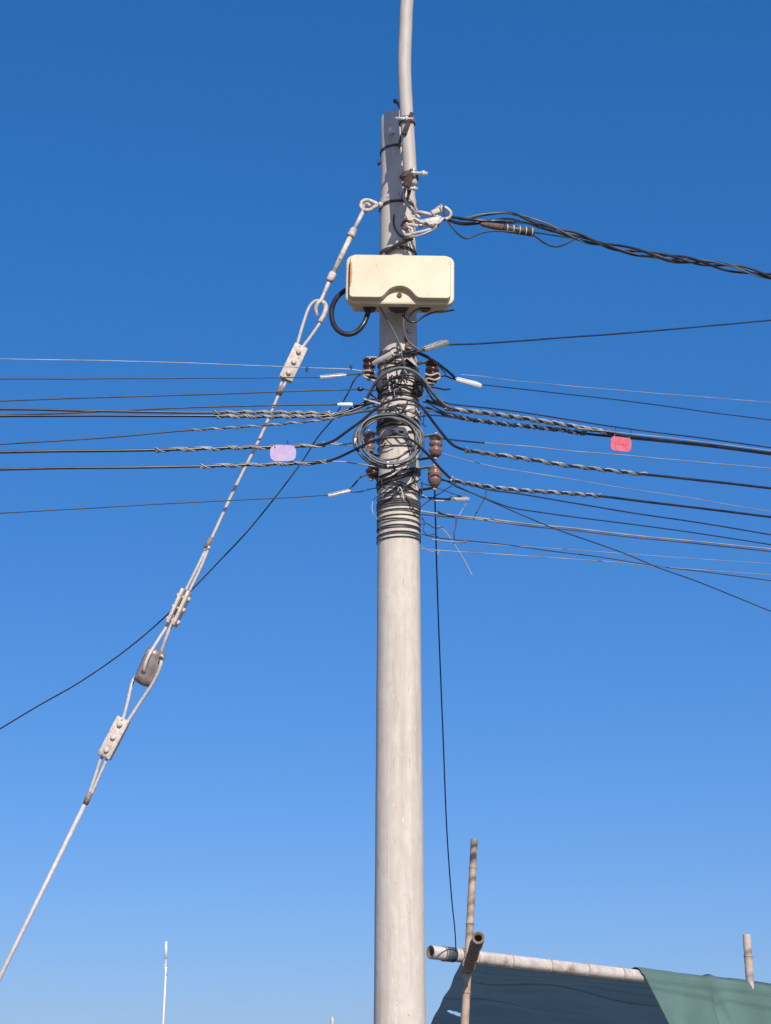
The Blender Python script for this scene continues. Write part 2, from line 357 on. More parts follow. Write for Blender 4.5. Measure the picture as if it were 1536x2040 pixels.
# ------------------------------------------------------------------ cream terminal box
BY = 8.36; BC = at(797, 559, BY); mB = mpp(BC)
box = thing('terminal_box', 'cream painted metal terminal box with rounded lid mounted across the pole', 'junction box', BC)
box.rotation_euler = (0, R(0.9), 0)
def rrect(w_, h_, r, n=8):
    out = []
    for (cx, cz, a0) in ((w_ / 2 - r, h_ / 2 - r, 0), (-w_ / 2 + r, h_ / 2 - r, 90), (-w_ / 2 + r, -h_ / 2 + r, 180), (w_ / 2 - r, -h_ / 2 + r, 270)):
        for k in range(n + 1):
            a = R(a0 + 90 * k / n); out.append((cx + r * math.cos(a), cz + r * math.sin(a)))
    return out
def offset(poly, d):                                                # inward offset of a counter-clockwise outline
    n = len(poly); out = []
    for i in range(n):
        a = Vector(poly[i - 1]); b = Vector(poly[i]); c = Vector(poly[(i + 1) % n])
        e1 = (b - a); e2 = (c - b)
        if e1.length < 1e-9: e1 = e2
        if e2.length < 1e-9: e2 = e1
        n1 = Vector((-e1.y, e1.x)).normalized(); n2 = Vector((-e2.y, e2.x)).normalized()
        m = (n1 + n2); m = m.normalized() / max(0.6, math.sqrt((1 + n1.dot(n2)) / 2)) if m.length > 1e-6 else n1
        out.append((b.x + m.x * d, b.y + m.y * d))
    return out
def plate(poly, layers, y_sign=1, capback=True):                    # layers: (inset, y)
    mb = MB(); n = len(poly); vs = []; fs = []
    for (ins, y) in layers:
        for (x, z) in (offset(poly, ins) if ins else poly): vs.append(BC + Vector((x, y, z)))
    for i in range(len(layers) - 1):
        for k in range(n): fs.append([i * n + k, i * n + (k + 1) % n, (i + 1) * n + (k + 1) % n, (i + 1) * n + k])
    mb.add(vs, fs, True)
    q = vs[(len(layers) - 1) * n:]
    mb.add(q, [list(t) for t in tessellate_polygon([[Vector((v.x, v.z, 0)) for v in q]])], False)
    if capback: mb.add(vs[:n], [list(range(n))], False)
    return mb
W_, H_ = 0.552, 0.274
plate(rrect(0.50, 0.235, 0.03), [(0, 0.135), (0, 0.012)]).build('back_box', M_CREAM, box)
lid = plate(rrect(W_, H_, 0.042, 10), [(0, 0.022), (0, 0.020), (0, -0.003), (0, -0.005), (0.002, -0.009), (0.006, -0.011), (0.016, -0.011)]).build('lid', M_CREAM, box)
# raised panel with the arched notch for the lock
pw, ph = W_ / 2 - 0.018, H_ / 2 - 0.013
pol = []
rc = 0.032
for (cx, cz, a0) in ((pw - rc, ph - rc, 0), (-pw + rc, ph - rc, 90)):
    for k in range(9): a = R(a0 + 90 * k / 8); pol.append((cx + rc * math.cos(a), cz + rc * math.sin(a)))
rb = 0.020
for k in range(7): a = R(180 + 90 * k / 6); pol.append((-pw + rb + rb * math.cos(a), -ph + rb + 0.006 + rb * math.sin(a)))
zb = -ph + 0.006
notch = [(-0.110, zb), (-0.100, zb + 0.001), (-0.088, zb + 0.006), (-0.078, zb + 0.016), (-0.067, zb + 0.030), (-0.054, zb + 0.045), (-0.038, zb + 0.056), (-0.018, zb + 0.063), (0.0, zb + 0.065),
         (0.018, zb + 0.063), (0.038, zb + 0.054), (0.054, zb + 0.042), (0.067, zb + 0.026), (0.078, zb + 0.013), (0.088, zb + 0.005), (0.100, zb + 0.001), (0.112, zb)]
pol += notch
for k in range(7): a = R(270 + 90 * k / 6); pol.append((pw - rb + rb * math.cos(a), zb + rb + rb * math.sin(a)))
pn = plate(pol, [(0, -0.010), (0.0002, -0.012), (0.0012, -0.038), (0.0014, -0.0405), (0.0028, -0.0435), (0.0050, -0.0450)], capback=False); pn.build('raised_panel', M_CREAM, lid)
mb = MB(); lc = BC + Vector((-0.002, -0.011, -0.088)); mb.lathe([(0.013, 0.0), (0.013, 0.006), (0.009, 0.008), (0.007, 0.003)], lc, (0, -1, 0), 16); mb.build('lock', M_RUST, lid)
for (dx, dr, h) in ((-0.155, 0.034, 0.022), (-0.005, 0.052, 0.014), (0.13, 0.030, 0.014)):
    mb = MB(); mb.lathe([(dr, 0), (dr, h * 0.6), (dr * 0.8, h)], BC + Vector((dx, 0.07, -0.117)), (0, 0, -1), 18); mb.build('cable_gland', M_BLK, box)
for dx in (-0.16, 0.16):
    mb = MB(); mb.box(BC + Vector((dx * 0.25, 0.16, 0.10 if dx < 0 else -0.08)), (0.10, 0.07, 0.03), None, 0.003); mb.build('mounting_bracket', M_GALV, box)

# ------------------------------------------------------------------ cables
def Yl(px): return 8.60 - (760 - px) / 760 * 0.30
def Yr(px): return 8.60 + (px - 830) / 706 * 1.1
def jitter(pts, a, seed):
    rnd = random.Random(seed); f1, f2 = rnd.uniform(3, 5), rnd.uniform(9, 14); q1, q2 = rnd.uniform(0, 6), rnd.uniform(0, 6); s = 0.0; out = []
    for i, p in enumerate(pts):
        if i: s += (pts[i] - pts[i - 1]).length
        out.append(p + Vector((0, 0, a * (math.sin(s * f1 + q1) + 0.6 * math.sin(s * f2 + q2)))))
    return out
CN = [0]
def path3(pts, Yf, sub=8, ext0=0, ext1=0, jit=0.0):
    q = [at(p[0], p[1], (p[2] if len(p) > 2 else Yf(p[0]))) for p in pts]
    path = catmull(q, sub)
    if jit: CN[0] += 1; path = jitter(path, jit, CN[0])
    def extend(a, b, L):
        d = (a - b).normalized(); return [a + d * (L * k / 10) + Vector((0, 0, -0.010 * (L * k / 10) ** 1.5 * 0)) for k in range(1, 11)]
    if ext0: path = list(reversed(extend(path[0], path[3], ext0))) + path
    if ext1: path = path + extend(path[-1], path[-4], ext1)
    return path
def cable(label, pts, wpx, mt, Yf=Yl, ext0=0, ext1=0, cat='cable', name='overhead_cable', group=None, jit=0.0006, parts=False, n=8, sub=8):
    path = path3(pts, Yf, sub, ext0, ext1, jit); r = wpx * 0.00128
    if parts:
        t = thing(name, label, cat, path[0], group)
        mb = MB(); mb.tube(path, r, n); mb.build('sheath', mt, t); return t, path
    mb = MB(); mb.tube(path, r, n); return tag(mb.build(name, mt), label, cat, group), path
def sub_path(path, x0, x1):
    def px(p):
        d = p - CAM; return 768 + FPX * d.x / d.dot(FW)
    return [p for p in path if x0 <= px(p) <= x1]
def resample(path, step):
    out = [path[0]]; acc = 0.0
    for a, b in zip(path, path[1:]):
        L = (b - a).length
        if L < 1e-9: continue
        s = step - acc
        while s <= L: out.append(a + (b - a) * (s / L)); s += step
        acc = (acc + L) % step
    return out
def helix(path, R_, r, pitch, phases, mt, parent, name='grip_wire', step=0.008, n=6, taper=0.0):
    rp = resample(path, step); T, N, B = frames(rp)
    for ph in phases:
        pts = []
        for i, p in enumerate(rp):
            sl_ = i * step; e = min(i, len(rp) - 1 - i) * step
            a = 2 * math.pi * sl_ / pitch + ph + 0.55 * math.sin(sl_ * 11 + R_ * 900) + 0.35 * math.sin(sl_ * 27 + ph)
            k = 1.0 + 0.14 * math.sin(i * 0.37 + ph * 3) + 0.7 * math.exp(-(e / 0.02) ** 2) * (0.5 + 0.5 * math.sin(ph * 5))
            pts.append(p + (N[i] * math.cos(a) + B[i] * math.sin(a)) * R_ * k)
        mb = MB(); mb.tube(pts, r, n); mb.build(name, mt, parent)

GL = 'cables running off to one side'
# --- left side, from the top down
cable('hair-thin silver wire, highest of the wires running left from the pole', [(0, 715), (130, 717), (265, 720), (390, 724), (600, 732), (690, 735), (722, 739)], 1.7, M_SILV, ext0=10, cat='wire')
for (x, y, lb, h) in ((611, 735, 'tiny dark knot hanging on the thin wire near the upper guy clamp', 5), (699, 731, 'tiny grey knot on the thin wire beside the upper dark insulator', 5)):
    mb = MB(); p = at(x, y, Yl(x)); mb.tube(catmull([p + Vector((-0.004, 0, 0.012)), p + Vector((0.002, -0.003, 0.004)), p + Vector((0.0, 0, -0.006)), p + Vector((0.003, 0, -0.016))], 4), [0.003] * 4 + [0.007] * 5 + [0.005] * 3 + [0.003], 7)
    tag(mb.build('wire_knot', M_BLK2), lb, 'knot')
cable('thin dark wire held by the long flat clamp left of the top insulator', [(0, 755), (130, 755), (270, 754), (400, 753), (560, 752.5), (645, 752)], 2.6, M_BLUE, ext0=10, cat='wire')
t, _ = cable('dark wire ending in a small black knob below the upper left insulator', [(0, 799), (130, 794), (270, 789.5), (400, 786), (560, 780.5), (700, 776), (718, 775), (748, 778)], 3.0, M_BLK2, ext0=10, cat='wire', parts=True)
mb = MB(); c = at(718, 775, Yl(718)); mb.lathe([(0.004, -0.018), (0.011, -0.010), (0.013, 0), (0.010, 0.012), (0.004, 0.018)], c, (1, 0, 0.05), 10); mb.build('knob', M_BLK, t)
cable('straight black cable ending at the small white clamp left of the pole', [(0, 827), (70, 825), (150, 822), (280, 816), (400, 811), (540, 808), (675, 806)], 3.4, M_BLK2, ext0=10)
t1, p1 = cable('black cable with the upper silver helical grip left of the pole', [(0, 815), (80, 816), (160, 818), (290, 821), (400, 822), (500, 821), (600, 822), (660, 824), (690, 817), (725, 803), (755, 790)], 5.0, M_BLK, ext0=10, parts=True)
helix(sub_path(p1, 415, 665), 0.0082, 0.0042, 0.085, (0.3, 1.2, 2.1), M_GRIP, t1)
t2, p2 = cable('thick black cable with the lower silver helical grip left of the pole', [(0, 829), (100, 828), (250, 828), (400, 829), (520, 830), (640, 829), (690, 821), (730, 806), (760, 798)], 5.4, M_BLK, ext0=10, parts=True)
helix(sub_path(p2, 425, 672), 0.0086, 0.0042, 0.085, (1.3, 2.2, 3.1), M_GRIP, t2)
t3, p3 = cable('slanting cable with thin silver grip wires above the lilac tag', [(0, 885), (130, 877), (240, 869.5), (340, 860.5), (400, 856), (520, 848.5), (560, 845), (640, 837), (690, 826), (735, 812), (760, 806)], 3.2, M_BLK2, ext0=10, parts=True)
helix(sub_path(p3, 380, 700), 0.0058, 0.0030, 0.10, (0.0, 0.9), M_GRIP, t3)
JY = 8.45
t4, p4 = cable('long black cable that holds the lilac tag and arches over the pole to the right', [(0, 901), (130, 899), (290, 897), (450, 892.5), (600, 889), (640, 886, 8.54), (665, 878, 8.52), (692, 859, 8.50), (722, 837, 8.47), (755, 810, 8.45), (785, 797, 8.44), (815, 797, 8.44), (840, 811, 8.46), (868, 847, 8.50), (895, 880, 8.56), (915, 893, 8.62), (945, 900, 8.68), (980, 905), (1040, 913), (1120, 926), (1200, 936), (1290, 946), (1400, 957.5), (1536, 972.5)],
               5.6, M_BLK, Yf=lambda x: Yl(x) if x < 700 else Yr(x), ext0=10, ext1=14, parts=True, n=10)
helix(sub_path(p4, 300, 650), 0.0088, 0.0042, 0.125, (0.4, 1.3, 2.1), M_GRIP, t4)
helix(sub_path(p4, 925, 1295), 0.0090, 0.0042, 0.115, (0.2, 1.1, 2.0), M_GRIP, t4)
t5, p5 = cable('long black cable that crosses the middle of the grey hoop and dips to the right', [(0, 935.5), (140, 932.5), (290, 931), (385, 929), (500, 926), (620, 922.5), (652, 919, 8.53), (680, 909, 8.50), (715, 892, 8.40), (750, 876, 8.36), (790, 871, 8.36), (820, 877, 8.38), (850, 903, 8.44), (880, 936, 8.52), (903, 956, 8.60), (930, 963, 8.68), (960, 968), (1040, 977), (1140, 984), (1200, 989), (1280, 999), (1380, 1010.5), (1536, 1030)],
               5.2, M_BLK, Yf=lambda x: Yl(x) if x < 700 else Yr(x), ext0=10, ext1=14, parts=True, n=10)
helix(sub_path(p5, 385, 655), 0.0085, 0.0040, 0.125, (0.0, 0.9, 1.8), M_GRIP, t5)
helix(sub_path(p5, 897, 1205), 0.0088, 0.0042, 0.082, (0.0, 0.9, 1.8), M_GRIP, t5)
cable('loose silver grip tail between the tagged black cable and the hoop', [(655, 884), (680, 886), (700, 883), (716, 880, 8.5)], 3.0, M_SILV, cat='wire', name='grip_tail')
cable('lower loose silver grip tail reaching the rim of the hoop', [(665, 881), (690, 887), (718, 893, 8.52), (745, 898, 8.55)], 2.4, M_SILV, cat='wire', name='grip_tail')
cable('loose silver grip tail under the lower black cable near the hoop', [(655, 919), (685, 920), (705, 923), (728, 926, 8.56), (750, 930, 8.56)], 2.6, M_SILV, cat='wire', name='grip_tail')
cable('lowest thin dark wire on the left, ending in a slanted clamp', [(0, 1022), (130, 1015), (250, 1008), (400, 1000), (560, 992), (660, 985.5)], 2.4, M_BLUE, ext0=10, cat='wire')
cable('thin wire hanging diagonally from the upper left insulator down past the guy wire', [(722, 742, 8.62), (706, 757, 8.64), (692, 785, 8.68), (665, 832, 8.75), (632, 872, 8.82), (600, 922, 8.9), (545, 995, 9.0), (490, 1062, 9.1), (440, 1115, 9.2), (385, 1172, 9.3), (320, 1237, 9.4), (240, 1303, 9.5), (160, 1358, 9.6), (80, 1404, 9.7), (0, 1452, 9.8)], 3.0, M_BLK2, ext1=4, cat='wire', n=7)

# --- right side, from the top down
def bundle():
    t = thing('overhead_cable_bundle', 'twisted bundle of black cables leaving the dead-end fitting above the box', 'cable', at(890, 432, 8.5))
    core = path3([(893, 434, 8.50), (940, 440, 8.56), (1000, 440, 8.62), (1060, 448), (1110, 462), (1150, 473), (1200, 486), (1290, 506), (1400, 524), (1536, 549)], Yr, 10, 0, 14)
    arch = path3([(893, 430, 8.49), (925, 436, 8.55), (955, 429, 8.58), (1005, 424, 8.62), (1040, 431), (1080, 446), (1115, 460), (1150, 471), (1200, 485.5), (1290, 505), (1400, 523), (1536, 548)], Yr, 10, 0, 14)
    low = path3([(893, 437, 8.50), (920, 444, 8.55), (950, 444, 8.58), (1000, 440, 8.60), (1050, 443), (1080, 453), (1110, 463), (1150, 474), (1200, 487), (1290, 507), (1400, 525), (1536, 550)], Yr, 10, 0, 14)
    for (pth, ph, sg, mt, wd) in ((core, 0.0, 0.66, M_BLK, 0.0075), (arch, 1.6, 0.58, M_BLK2, 0.0068), (low, 3.1, 0.70, M_BLK, 0.0072), (arch, 4.7, 0.62, M_GREY, 0.0055), (low, 5.4, 0.9, M_COIL, 0.0040)):
        rp = resample(pth, 0.02); T, N, B = frames(rp); pts = []
        for i, p in enumerate(rp):
            d = p - CAM; px = 768 + FPX * d.x / d.dot(FW)
            k = min(1.0, max(0.0, (px - 1060) / 120)); a = 2 * math.pi * i * 0.02 / sg + ph
            amp = 0.006 + 0.0105 * k + 0.004 * math.sin(i * 0.09 + ph * 2)
            pts.append(p + (N[i] * math.cos(a) + B[i] * math.sin(a)) * amp)
        mb = MB(); mb.tube(pts, wd, 10); mb.build('conductor', mt, t)
    return t
bundle()
cable('slack black lead dipping below the ribbed splice on the top bundle', [(890, 437, 8.49), (900, 452, 8.50), (915, 468, 8.52), (928, 475, 8.54), (942, 471, 8.55), (962, 463, 8.56), (990, 460, 8.57), (1030, 463, 8.6), (1062, 469, 8.64), (1082, 483, 8.7), (1100, 491, 8.74), (1115, 491, 8.78), (1130, 485, 8.84), (1143, 478, 8.9)], 3.6, M_BLK2, name='slack_lead')
cable('short black tail leaving the splice toward the top bundle', [(1060, 463, 8.62), (1085, 466, 8.7), (1110, 470, 8.8), (1150, 476, 9.0)], 3.2, M_BLK, name='slack_lead')
sp = thing('cable_splice', 'brown and black ribbed splice sleeve hanging under the top cable bundle', 'splice', at(1010, 458, 8.6))
a, b, c = at(957, 446, 8.57), at(1002, 454, 8.59), at(1064, 464, 8.63)
mb = MB(); mb.lathe([(0.006, 0), (0.012, 0.01), (0.016, 0.05), (0.018, (b - a).length)], a, b - a, 14); mb.build('sleeve', M_RUST, sp)
mb = MB(); L = (c - b).length; mb.lathe([(0.016, 0), (0.022, 0.004), (0.022, L - 0.006), (0.016, L)], b, c - b, 14); mb.build('body', M_BLK2, sp)
for k in range(5):
    q = b + (c - b) * (0.12 + 0.2 * k); mb = MB(); ax = (c - b).normalized(); mb.lathe([(0.0222, -0.0025), (0.0245, -0.002), (0.0245, 0.002), (0.0222, 0.0025)], q, ax, 14); mb.build('rib', M_GALV, sp)

cable('single dark wire rising to the right from the flat grey clamp', [(880, 687, 8.5), (960, 684.5, 8.7), (1040, 679), (1136, 671.5), (1240, 664), (1400, 650.5), (1536, 638)], 3.8, M_BLUE, Yf=Yr, ext1=14, cat='wire')
cable('hair-thin silver wire, highest of the low wires running right', [(918, 747), (960, 750), (1040, 760), (1240, 778), (1400, 791), (1536, 802)], 1.7, M_SILV, Yf=Yr, ext1=14, cat='wire')
cable('thin dark wire held by the white clamp right of the upper right insulator', [(950, 765), (1040, 775), (1240, 798), (1420, 822), (1536, 836.5)], 2.6, M_BLUE, Yf=Yr, ext1=14, cat='wire')
cable('straight black messenger wire just above the pink tag', [(862, 796, 8.6), (885, 801), (905, 806), (1000, 816), (1100, 831), (1240, 852.5), (1400, 873), (1536, 892)], 3.2, M_BLUE, Yf=Yr, ext1=14, cat='wire')
t6, p6 = cable('thick black cable with silver grip that carries the pink tag', [(850, 798, 8.6), (880, 808), (905, 816), (950, 821), (1040, 833), (1120, 846), (1190, 858), (1250, 869.5), (1400, 885.5), (1536, 903)], 6.4, M_BLK, Yf=Yr, ext1=14, parts=True, n=10)
helix(sub_path(p6, 885, 1215), 0.0100, 0.0044, 0.09, (0.0, 0.9, 1.8, 2.7), M_GRIP, t6)
t7, p7 = cable('black cable wrapped in dark grip wires under the pink-tag cable', [(850, 812, 8.58), (875, 822), (910, 831), (980, 842), (1100, 855), (1160, 863), (1240, 871.5), (1400, 887.5), (1536, 905)], 5.6, M_BLK, Yf=lambda x: Yr(x) + 0.03, ext1=14, parts=True)
helix(sub_path(p7, 880, 1175), 0.0088, 0.0040, 0.085, (1.0, 2.0), M_BLK2, t7)
helix(sub_path(p7, 880, 1175), 0.0088, 0.0036, 0.085, (4.0, 4.8), M_GRIP, t7)
cable('thin silver wire above the right end of the pink-tag cable', [(1150, 853), (1250, 863.5), (1400, 880), (1536, 897.5)], 2.0, M_SILV, Yf=lambda x: Yr(x) - 0.02, ext1=14, cat='wire')
cable('thin wire leaving the middle right insulator, dark then silver', [(872, 873), (900, 876), (975, 883), (1060, 890), (1136, 898), (1240, 906.5), (1350, 917), (1536, 933)], 2.2, M_SILV, Yf=Yr, ext1=14, cat='wire')
cable('dark sleeve on the thin wire beside the middle right insulator', [(880, 873.5), (905, 876.5), (940, 880), (965, 882)], 3.6, M_BLUE, Yf=Yr, cat='sleeve', name='wire_sleeve')
cable('faint silver wire between the two gripped right cables', [(868, 896), (900, 909), (990, 931), (1100, 948), (1240, 972), (1350, 988), (1480, 1010), (1536, 1019)], 1.6, M_SILV, Yf=Yr, ext1=14, cat='wire')
cable('dark blue wire just under the lower gripped right cable', [(868, 955), (905, 960), (935, 965), (975, 976), (1040, 985), (1136, 1001), (1250, 1020), (1400, 1042.5), (1480, 1056), (1536, 1065.5)], 3.2, M_BLUE, Yf=Yr, ext1=14, cat='wire')
cable('second dark blue wire below the gripped right cables', [(905, 968), (960, 990), (1015, 1010), (1060, 1018), (1136, 1029), (1250, 1043.5), (1400, 1064), (1536, 1085)], 2.8, M_BLUE, Yf=Yr, ext1=14, cat='wire')
cable('upper of two pale wires running side by side right from the lower wraps', [(838, 1018), (870, 1023), (900, 1026), (980, 1035), (1060, 1045), (1140, 1052), (1240, 1064), (1400, 1080), (1536, 1094)], 3.4, M_SILV, Yf=Yr, ext1=14, cat='wire')
cable('lower of two pale wires running side by side right from the lower wraps', [(838, 1025), (880, 1029), (940, 1034), (980, 1038.5), (1060, 1049), (1140, 1056), (1240, 1068), (1400, 1084.5), (1536, 1099)], 3.0, M_SILV, Yf=lambda x: Yr(x) + 0.02, ext1=14, cat='wire')
cable('thin dark wire slanting steeply down right across the pale wires', [(880, 954), (910, 968), (960, 991), (1040, 1026), (1100, 1051), (1136, 1064), (1240, 1101), (1310, 1130), (1400, 1163), (1536, 1218)], 2.5, M_BLK2, Yf=lambda x: Yr(x) - 0.1, ext1=14, cat='wire')
cable('dark wire of the lowest pair, starting level with the last wraps', [(838, 1064), (870, 1071), (900, 1075), (1000, 1084), (1100, 1098), (1200, 1110), (1300, 1127), (1400, 1139), (1536, 1157)], 2.2, M_BLK2, Yf=Yr, ext1=14, cat='wire')
cable('lowest pale wire leaving the pole to the right', [(838, 1093), (870, 1096), (900, 1098), (990, 1104), (1140, 1114), (1240, 1121), (1310, 1129), (1420, 1137), (1536, 1146)], 1.9, M_SILV, Yf=Yr, ext1=14, cat='wire')
cable('faint pale wire crossing the steep dark wire near its middle', [(915, 1080), (1000, 1086), (1136, 1095), (1300, 1107), (1536, 1123)], 1.3, M_SILV, Yf=Yr, ext1=14, cat='wire')
cable('long thin dark wire hanging straight down from the lowest right insulator to the bamboo', [(866, 972, 8.6), (868, 1050, 8.8), (870, 1130, 9.1), (874, 1250, 9.5), (882, 1450, 10.1), (890, 1650, 10.8), (899, 1780, 11.3), (906, 1850, 11.75), (908, 1885, 11.93), (909, 1903, 11.985)], 3.2, M_BLUE, cat='wire', n=7)
# loose ends right of the pole
cable('short dark tail hanging below the dark blue wire', [(969, 975), (967, 988), (960, 1002), (950, 1020), (945, 1030)], 2.6, M_BLUE, Yf=Yr, cat='wire', name='wire_tail')
cable('short upright dark tail between the two pale pairs', [(909, 1033), (908, 1048), (905, 1060), (905, 1074)], 2.6, M_BLUE, Yf=Yr, cat='wire', name='wire_tail')
cable('pale tail dropping from the small aluminium clamp right of the pole', [(932, 995), (926, 1008), (917, 1022), (915, 1030)], 1.3, M_SILV, Yf=Yr, cat='wire', name='wire_tail')
cable('straw coloured cord hanging frayed below the lowest wires', [(872, 1048), (886, 1058), (897, 1072), (906, 1086), (918, 1104), (930, 1125), (941, 1148)], 1.7, M_STRAW, Yf=Yr, cat='cord', name='dry_cord')
cable('thin wire climbing from the wraps to the lower gripped cable', [(838, 1010), (862, 992), (885, 977), (907, 963)], 2.2, M_BLUE, Yf=Yr, cat='wire', name='wire_tail')
cable('thin wire sagging from the lowest insulator to the small clamp', [(838, 962), (870, 972), (900, 983), (925, 991)], 1.8, M_BLK2, Yf=Yr, cat='wire', name='wire_tail')
cable('pale wire from the pole to the small aluminium clamp', [(838, 985), (860, 996), (880, 998), (900, 996)], 2.2, M_GALV, Yf=Yr, cat='wire', name='wire_tail')
cable('dark zigzag wire end beside the last wraps', [(840, 1030), (846, 1042), (843, 1056), (852, 1066), (865, 1064), (872, 1070)], 2.2, M_BLK2, Yf=Yr, cat='wire', name='wire_tail')
cable('short dark loop on the pole flank above the last wrap', [(838, 1045), (850, 1043), (862, 1050), (870, 1052), (882, 1050)], 2.0, M_BLK2, Yf=Yr, cat='wire', name='wire_tail')
cable('pale tie wire knotted round the lowest pair near the pole', [(840, 1088), (850, 1096), (862, 1099), (875, 1095), (872, 1104), (880, 1108)], 1.7, M_SILV, Yf=Yr, cat='wire', name='wire_tail')
cable('pale grip on the dark wire of the lowest pair', [(860, 1074), (890, 1078), (915, 1080), (930, 1078)], 2.8, M_SILV, Yf=lambda x: Yr(x) - 0.01, cat='sleeve', name='wire_sleeve')
cable('dark taped joint on the upper pale wire near the pole', [(872, 1019), (880, 1023), (892, 1027), (905, 1030)], 3.4, M_BLK2, Yf=lambda x: Yr(x) - 0.01, cat='sleeve', name='wire_sleeve')
cable('faint loose loop of thin wire left of the lower wraps', [(757, 985, 8.60), (746, 993, 8.58), (741, 1008, 8.57), (744, 1024, 8.57), (755, 1036, 8.6)], 1.4, M_SILV, cat='wire', name='wire_tail')

# ------------------------------------------------------------------ marker tags
def rr_plate(c, d, w_, h_, r, th, mt, name, parent):
    rot = axes(d, (0, -1, -0.3)); poly = rrect(w_, h_, r, 8); n = len(poly); mb = MB()
    f = [c + rot @ Vector((x, z, th / 2)) for x, z in poly]; b = [c + rot @ Vector((x, z, -th / 2)) for x, z in poly]
    mb.add(f + b, [list(range(n)), list(range(2 * n - 1, n - 1, -1))] + [[i, (i + 1) % n, n + (i + 1) % n, n + i] for i in range(n)], False)
    return mb.build(name, mt, parent), rot
pt = thing('cable_tag', 'pink plastic marker tag with faded lettering tied to the right cable', 'tag', at(1237, 884, Yr(1237) - 0.02))
c = at(1237, 884.5, Yr(1237) - 0.015); _, rot = rr_plate(c, at(1262, 888, Yr(1262)) - at(1212, 882, Yr(1212)), 0.136, 0.076, 0.024, 0.004, M_PINK, 'plate', pt)
for k, (x0, ln, hz, vz) in enumerate(((-0.038, 0.006, 0.020, -0.002), (-0.020, 0.008, 0.008, 0.000), (-0.008, 0.009, 0.009, -0.001), (0.006, 0.008, 0.008, 0.000), (0.019, 0.009, 0.010, -0.001), (0.033, 0.007, 0.012, 0.0))):
    mb = MB(); mb.box(c + rot @ Vector((x0, vz, 0.0028)), (ln, hz, 0.001), rot); mb.build('faded_letter', M_INK, pt)
for (x0, y0, x1, y1) in ((1227, 849, 1223, 872), (1257, 855, 1253, 876)):
    mb = MB(); mb.tube(catmull([at(x0, y0, Yr(x0) - 0.004), at((x0 + x1) / 2 + 1, (y0 + y1) / 2, Yr(x0) - 0.012), at(x1, y1, Yr(x1) - 0.012)], 4), 0.003, 6); mb.build('tie', M_BLK, pt)
lt = thing('cable_tag', 'pale lilac plastic marker tag hanging from the left cable', 'tag', at(564, 903, Yl(564) - 0.02))
c = at(564, 902.5, Yl(564) - 0.018); rr_plate(c, Vector((1, 0.02, 0.004)), 0.130, 0.080, 0.030, 0.004, M_LILAC, 'plate', lt)
for (x0, y0, x1, y1) in ((572, 878, 577, 892), (547, 885, 548, 892)):
    mb = MB(); mb.tube(catmull([at(x0, y0, Yl(x0) - 0.014), at((x0 + x1) / 2, (y0 + y1) / 2, Yl(x0) - 0.022), at(x1, y1, Yl(x1) - 0.024)], 4), 0.0025, 6); mb.build('tie', M_BLK, lt)

# ------------------------------------------------------------------ wedge clamps
def clamp(label, a, b, w0, w1, mt, bail=None, group='wedge clamps gripping the drop wires'):
    a = at(*a); b = at(*b); t = thing('wedge_clamp', label, 'clamp', a, group); d = b - a; L = d.length; m = mpp(a)
    rot = axes(d, (0, -0.6, 0.8)); mb = MB()
    mb.box((a + b) / 2, (L, w0 * m, w0 * m * 0.55), rot, 0.003, 2, taper=w1 / w0); mb.build('shell', mt, t)
    mb = MB(); mb.box((a + b) / 2 + rot @ Vector((L * 0.06, 0, w0 * m * 0.30)), (L * 0.8, w0 * m * 0.45, 0.006), rot, 0.002, 2, taper=w1 / w0); mb.build('wedge', M_ALUD if mt is M_ALU else mt, t)
    if bail:
        q = [at(*p) for p in bail]; mb = MB(); mb.tube(catmull([b - d * 0.15] + q, 6), 0.0042, 7); mb.build('bail', M_BLK2, t)
    return t
clamp('long flat aluminium clamp pointing left at the top left insulator', (637, 752, 8.55), (690, 747, 8.56), 12, 7, M_ALU, [(700, 746, 8.57), (716, 745, 8.59), (730, 743, 8.6)])
clamp('bright white clamp tilted down right beside the upper right insulator', (957, 768, 8.72), (908, 756, 8.66), 15, 10, M_WHITE, [(900, 754, 8.65), (885, 749, 8.63), (866, 755, 8.6)])
clamp('small bright white clamp pressed on the cables left of the pole', (672, 806, 8.56), (703, 806, 8.56), 9, 9, M_WHITE, [(716, 806, 8.57), (735, 803, 8.58), (760, 800, 8.56)])
clamp('slanted silver clamp on the lowest left wire', (653, 988, 8.56), (698, 977, 8.57), 11, 9, M_ALU, [(706, 965, 8.57), (718, 951, 8.58), (732, 945, 8.59), (752, 940, 8.62)])
clamp('small silver clamp floating right of the pole below the lowest insulator', (932, 994, 8.76), (897, 994, 8.70), 13, 11, M_ALU, [(890, 994, 8.69), (880, 994, 8.68), (838, 990, 8.64)])
clamp('broad weathered grey clamp holding the wire that rises to the right', (890, 681, 8.52), (843, 697, 8.47), 17, 14, M_ALUD, [(835, 700, 8.46), (822, 703, 8.47), (810, 705, 8.50)])
clamp('pale slanted clamp between the upper left insulator and the pole', (744, 724, 8.52), (784, 703, 8.46), 15, 12, M_GALV, [(792, 700, 8.46), (804, 699, 8.48), (812, 700, 8.5)])
cable('twin tail wire running from the slanted silver clamp to the pole', [(697, 980, 8.57), (715, 980, 8.58), (735, 975, 8.59), (756, 971, 8.58)], 2.2, M_BLUE, cat='wire', name='wire_tail')

